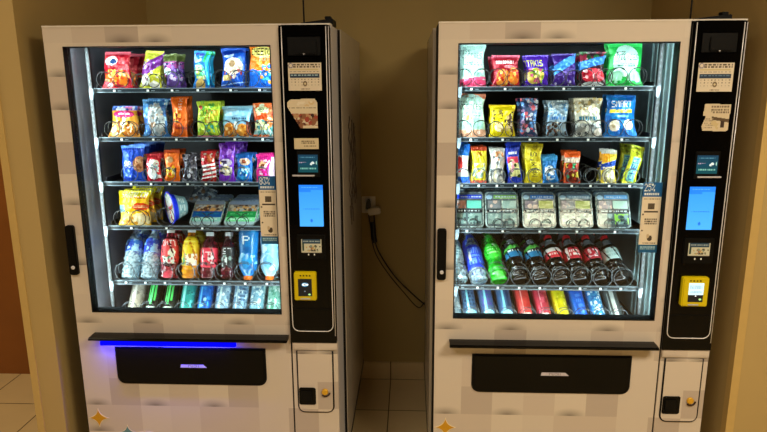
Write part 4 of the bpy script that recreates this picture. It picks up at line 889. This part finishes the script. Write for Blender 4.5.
B('right', 2, [
 dict(x=.100, w=.056, h=.146, base='#f0f4f8', ops=[('r',0,0,1,.3,'#1f78e0'),('e',.3,.52,.3,.2,'#e83838'),('r',0,.82,1,1,'#1860d0')], desc='white candy packet with blue ends', **bn),
 dict(x=.160, w=.058, h=.136, base='#d8cc28', ops=[('r',0,0,1,.12,'#a83818'),('e',.5,.2,.25,.06,'#b88418'),('n',.1,.45,.9,.85,['#e8f0d8','#90b0a0','#f4f4c0'],30,.1),('r',0,.9,1,1,'#d85a50')], desc='yellow candy packet with a pale patterned middle', **bn),
 dict(x=.226, w=.056, h=.130, base='#b8bcbc', ops=[('n',0,0,1,1,['#e8e8e0','#6a7074','#d0c8b8'],40,.1),('n',.3,.08,.9,.35,['#a85828','#e0a070'],8,.1),('r',.35,.5,.5,.95,'#f0e8c8')], desc='silver white candy packet with copper print', **bn),
 dict(x=.293, w=.054, h=.150, base='#1c38b8', ops=[('r',.1,.34,.9,.5,'#d83858'),('r',.1,.5,.9,.82,'#d8d890'),('n',.1,.4,.9,.85,['#f0f0c0','#3a4a20','#e8a0b0'],20,.1),('m',.2,.2,.8,.3,1,'#e8f0ff')], desc='blue-topped candy packet with a cream lower half', roll=-4, **bn),
 dict(x=.360, w=.066, h=.146, base='#d8c820', ops=[('n',0,0,1,1,['#e8dc50','#a89818'],20,.1),('r',.3,.2,.72,.84,'#e8dc38'),('v',"M&M'S",.34,.22,.70,.82,'#2c3038')], desc='yellow candy packet with dark upright lettering', **bn),
 dict(x=.424, w=.058, h=.102, base='#1c78c8', ops=[('e',.5,.6,.34,.26,'#d8ecf8'),('n',.2,.38,.85,.85,['#2a80d0','#1450a0','#f0f8ff'],18,.1),('r',0,0,1,.16,'#3aa0e8')], desc='short blue cookie packet with a white emblem', roll=-4, **bn),
 dict(x=.499, w=.060, h=.118, base='#e8601c', ops=[('r',0,.18,1,.34,'#d8c8b8'),('r',.1,.34,.95,.95,'#7a2c18'),('n',.1,.38,.95,.95,['#38a070','#e8d850','#c83020','#5a2010'],26,.1),('r',0,.94,1,1,'#c84028')], desc='orange-topped candy packet with a dark brown body', **bn),
])
B2 = [dict(x=.632, w=.056, h=.122, base='#e8d040', ops=[('r',0,0,1,.1,'#c8c8c0'),('r',0,.1,.5,.36,'#f0a818'),('d',.5,.36,.09,'#1c48b0'),('e',.5,.76,.42,.24,'#e8e8c8'),('n',.1,.5,.9,.95,['#f4f0d0','#b8b090','#e0d898'],20,.1)], desc='yellow, white and blue candy packet', **bn),
      dict(x=.704, w=.052, h=.142, base='#c8d028', ops=[('n',0,0,1,.28,['#8a9018','#e0e040','#5a6010'],14,.12),('r',.22,.3,.8,.94,'#8ad8c8'),('v','CHEW',.3,.34,.72,.9,'#1a5ab0')], roll=13, desc='tall lime yellow candy packet leaning right', **bn)]
for k, s in enumerate(B2): bag('right', 2, 8+k-1, 9, **s)

# ------------------------------------------------------------------ things on and between the machines
def modem(ox, oy, desc, x0, x1, z=1.831):
    e = empty('modem_box', (ox+(x0+x1)/2, oy+.16, z), desc, 'modem'); w = (x1-x0)/2
    m = MB(); n = 4
    m.add([(-w,-.05,0),(w,-.05,0),(w,.05,0),(-w,.05,0),(-w,-.05,.012),(w,-.05,.026),(w,.05,.026),(-w,.05,.012)], [(0,3,2,1),(4,5,6,7),(0,1,5,4),(1,2,6,5),(2,3,7,6),(3,0,4,7)])
    m.build('case', M['black_matte'], e, bevel=.003)
    MB().tube([(-w+.006, 0, .010), (-w+.006, 0, .03), (-w+.004, 0, .22)], .003, 8).build('antenna', M['black_matte'], e, smooth=True)
    MB().box(w-.03, w-.008, -.04, -.01, .024, .034).build('cable_plug', M['black_matte'], e, bevel=.002)
    return e
modem(0, 0, 'black wedge-shaped modem with a thin antenna on top of the left machine', .86, .975)
modem(HX, HY, 'black wedge-shaped modem with a thin antenna on top of the right machine', .862, .985)
# outlet and cords on the back wall
o = MB().prism(rrect(-.036, .036, -.045, .045, .005), -.006, 0).build('wall_outlet', M['white_plastic'], None, loc=(1.025, 1.096, 1.0), bevel=.001, label='white wall outlet plate between the two machines', cat='outlet')
s_ = MB(); s_.prism(rrect(-.017, .017, .008, .035, .008), -.008, -.005); s_.prism(rrect(-.017, .017, -.035, -.008, .008), -.008, -.005); s_.build('socket', M['grey_clip'], o)
def cord(name, loc, pts, label, r=.004):
    e = empty(name, loc, label, 'power cord')
    n = []; P = [Vector(p)-Vector(loc) for p in pts]
    for i in range(len(P)-1):
        p0, p1, p2, p3 = P[max(0, i-1)], P[i], P[i+1], P[min(len(P)-1, i+2)]
        for k in range(8):
            t = k/8; n.append(.5*((2*p1)+(p2-p0)*t+(2*p0-5*p1+4*p2-p3)*t*t+(3*p1-p0-3*p2+p3)*t**3))
    n.append(P[-1]); MB().tube(n, r, 8).build('cable', M['cable'], e, smooth=True)
    return e
ad = cord('power_cord', (1.055, 1.07, .975), [(1.055,1.06,.95),(1.06,1.05,.88),(1.062,1.05,.80),(1.095,1.06,.72),(1.165,1.07,.61),(1.246,1.07,.525),(1.32,1.06,.462),(1.36,1.05,.45),(1.42,1.04,.50)], 'thick black power cord hanging from the white plug towards the right machine', .0038)
b_ = MB(); b_.box(-.030, .034, -.040, .012, -.018, .018); bb = b_.build('plug', M['white_plastic'], ad, bevel=.004, label='white plug body'); bb.rotation_euler = (0, R(-8), 0)
ad2 = cord('power_cord', (1.025, 1.07, 1.005), [(1.025,1.06,.99),(1.030,1.04,.94),(1.040,1.035,.88),(1.044,1.04,.82),(1.066,1.05,.735),(1.128,1.06,.630),(1.21,1.065,.525),(1.29,1.07,.435),(1.335,1.07,.47),(1.42,1.05,.52)], 'second black power cord, running just beside and below the thicker one', .0028)
MB().prism([(-.014, -.02), (.014, -.02), (.010, .02), (0, .03), (-.010, .02)], -.03, .017).build('plug', M['cable'], ad2, bevel=.003, label='black plug body')
b_ = cord('power_cord', (1.05, 1.05, .86), [(1.050,1.035,.92),(1.052,1.03,.89),(1.054,1.03,.85),(1.060,1.035,.81)], 'bundled black cord slack tied under the white plug', .013)
b_.name = 'cord_bundle'; b_['category'] = 'cord bundle'

# ------------------------------------------------------------------ lights
def area(name, loc, rot, sx, sy, power, col):
    l = bpy.data.lights.new(name, 'AREA'); l.shape = 'RECTANGLE'; l.size = sx; l.size_y = sy; l.energy = power; l.color = col
    o = bpy.data.objects.new(name, l); COL.objects.link(o); o.location = loc; o.rotation_euler = rot; return o
cool = (.80, .97, 1.0)
def aim(o, d): o.rotation_euler = Vector(d).to_track_quat('-Z', 'Y').to_euler()
for ox, oy in ((0, 0), (HX, HY)):
    a = area('tube_light', (ox+.030, oy+.050, 1.26), (0, 0, 0), .010, 1.0, 5.5, cool); aim(a, (1, .30, 0))
    a = area('tube_light', (ox+.805, oy+.050, 1.26), (0, 0, 0), .010, 1.0, 3.2, cool); aim(a, (-1, .30, 0))
    a = area('tube_light', (ox+.42, oy+.060, 1.782), (0, 0, 0), .70, .012, 1.6, cool); aim(a, (0, .35, -1))
    a = area('tube_light', (ox+.42, oy+.052, .800), (0, 0, 0), .70, .010, 1.3, cool); aim(a, (0, 1, .25))
a = area('ledge_light', (.34, -.028, .690), (0, 0, 0), .46, .012, 1.7, (.02, .02, 1)); aim(a, (0, .75, -1))
warm = (1.0, .84, .60)
def ceiling_panel(x, y, power, where, col=warm):
    e = empty('ceiling_light', (x, y, 2.75), f'rectangular recessed ceiling light {where}', 'ceiling light', 'ceiling lights')
    m = MB(); m.box(-.62, .62, -.32, -.30, -.008, 0); m.box(-.62, .62, .30, .32, -.008, 0); m.box(-.62, -.60, -.30, .30, -.008, 0); m.box(.60, .62, -.30, .30, -.008, 0)
    m.build('trim_frame', M['white_plastic'], e)
    l = bpy.data.lights.new('lamp', 'AREA'); l.shape = 'RECTANGLE'; l.size = 1.2; l.size_y = .6; l.energy = power; l.color = col
    o = bpy.data.objects.new('lamp', l); COL.objects.link(o); o.location = (x, y, 2.742)
ceiling_panel(2.7, -1.9, 66, 'nearer the right wall'); ceiling_panel(.3, -2.2, 34, 'above the space before the left machine', (1.0, .86, .67)); ceiling_panel(-1.4, -.3, 22, 'added to brighten the side recess', (1, .8, .5))  # side recess lamp is added, out of view, to brighten its wood and floor
w = bpy.data.worlds.new('World'); S.world = w; w.use_nodes = True
w.node_tree.nodes['Background'].inputs[0].default_value = (.03, .025, .018, 1); w.node_tree.nodes['Background'].inputs[1].default_value = 1

# ------------------------------------------------------------------ camera
p, yw, rl = .21597, .044955, -.005249
f = Vector((-math.sin(yw)*math.cos(p), math.cos(yw)*math.cos(p), -math.sin(p)))
rt = Vector((math.cos(yw), math.sin(yw), 0)); up = rt.cross(f)
rr = rt*math.cos(rl)+up*math.sin(rl); uu = up*math.cos(rl)-rt*math.sin(rl)
cam = bpy.data.cameras.new('Camera'); co = bpy.data.objects.new('Camera', cam); COL.objects.link(co)
mw = Matrix((rr, uu, -f)).transposed().to_4x4(); mw.translation = Vector((1.24839, -2.12651, 1.64578)); co.matrix_world = mw
cam.sensor_width = 36; cam.lens = 618.97/767*36; cam.clip_start = .02
S.camera = co
S.view_settings.view_transform = 'Standard'; S.view_settings.look = 'None'; S.view_settings.exposure = 0; S.view_settings.gamma = 1
S.view_settings.use_curve_mapping = False
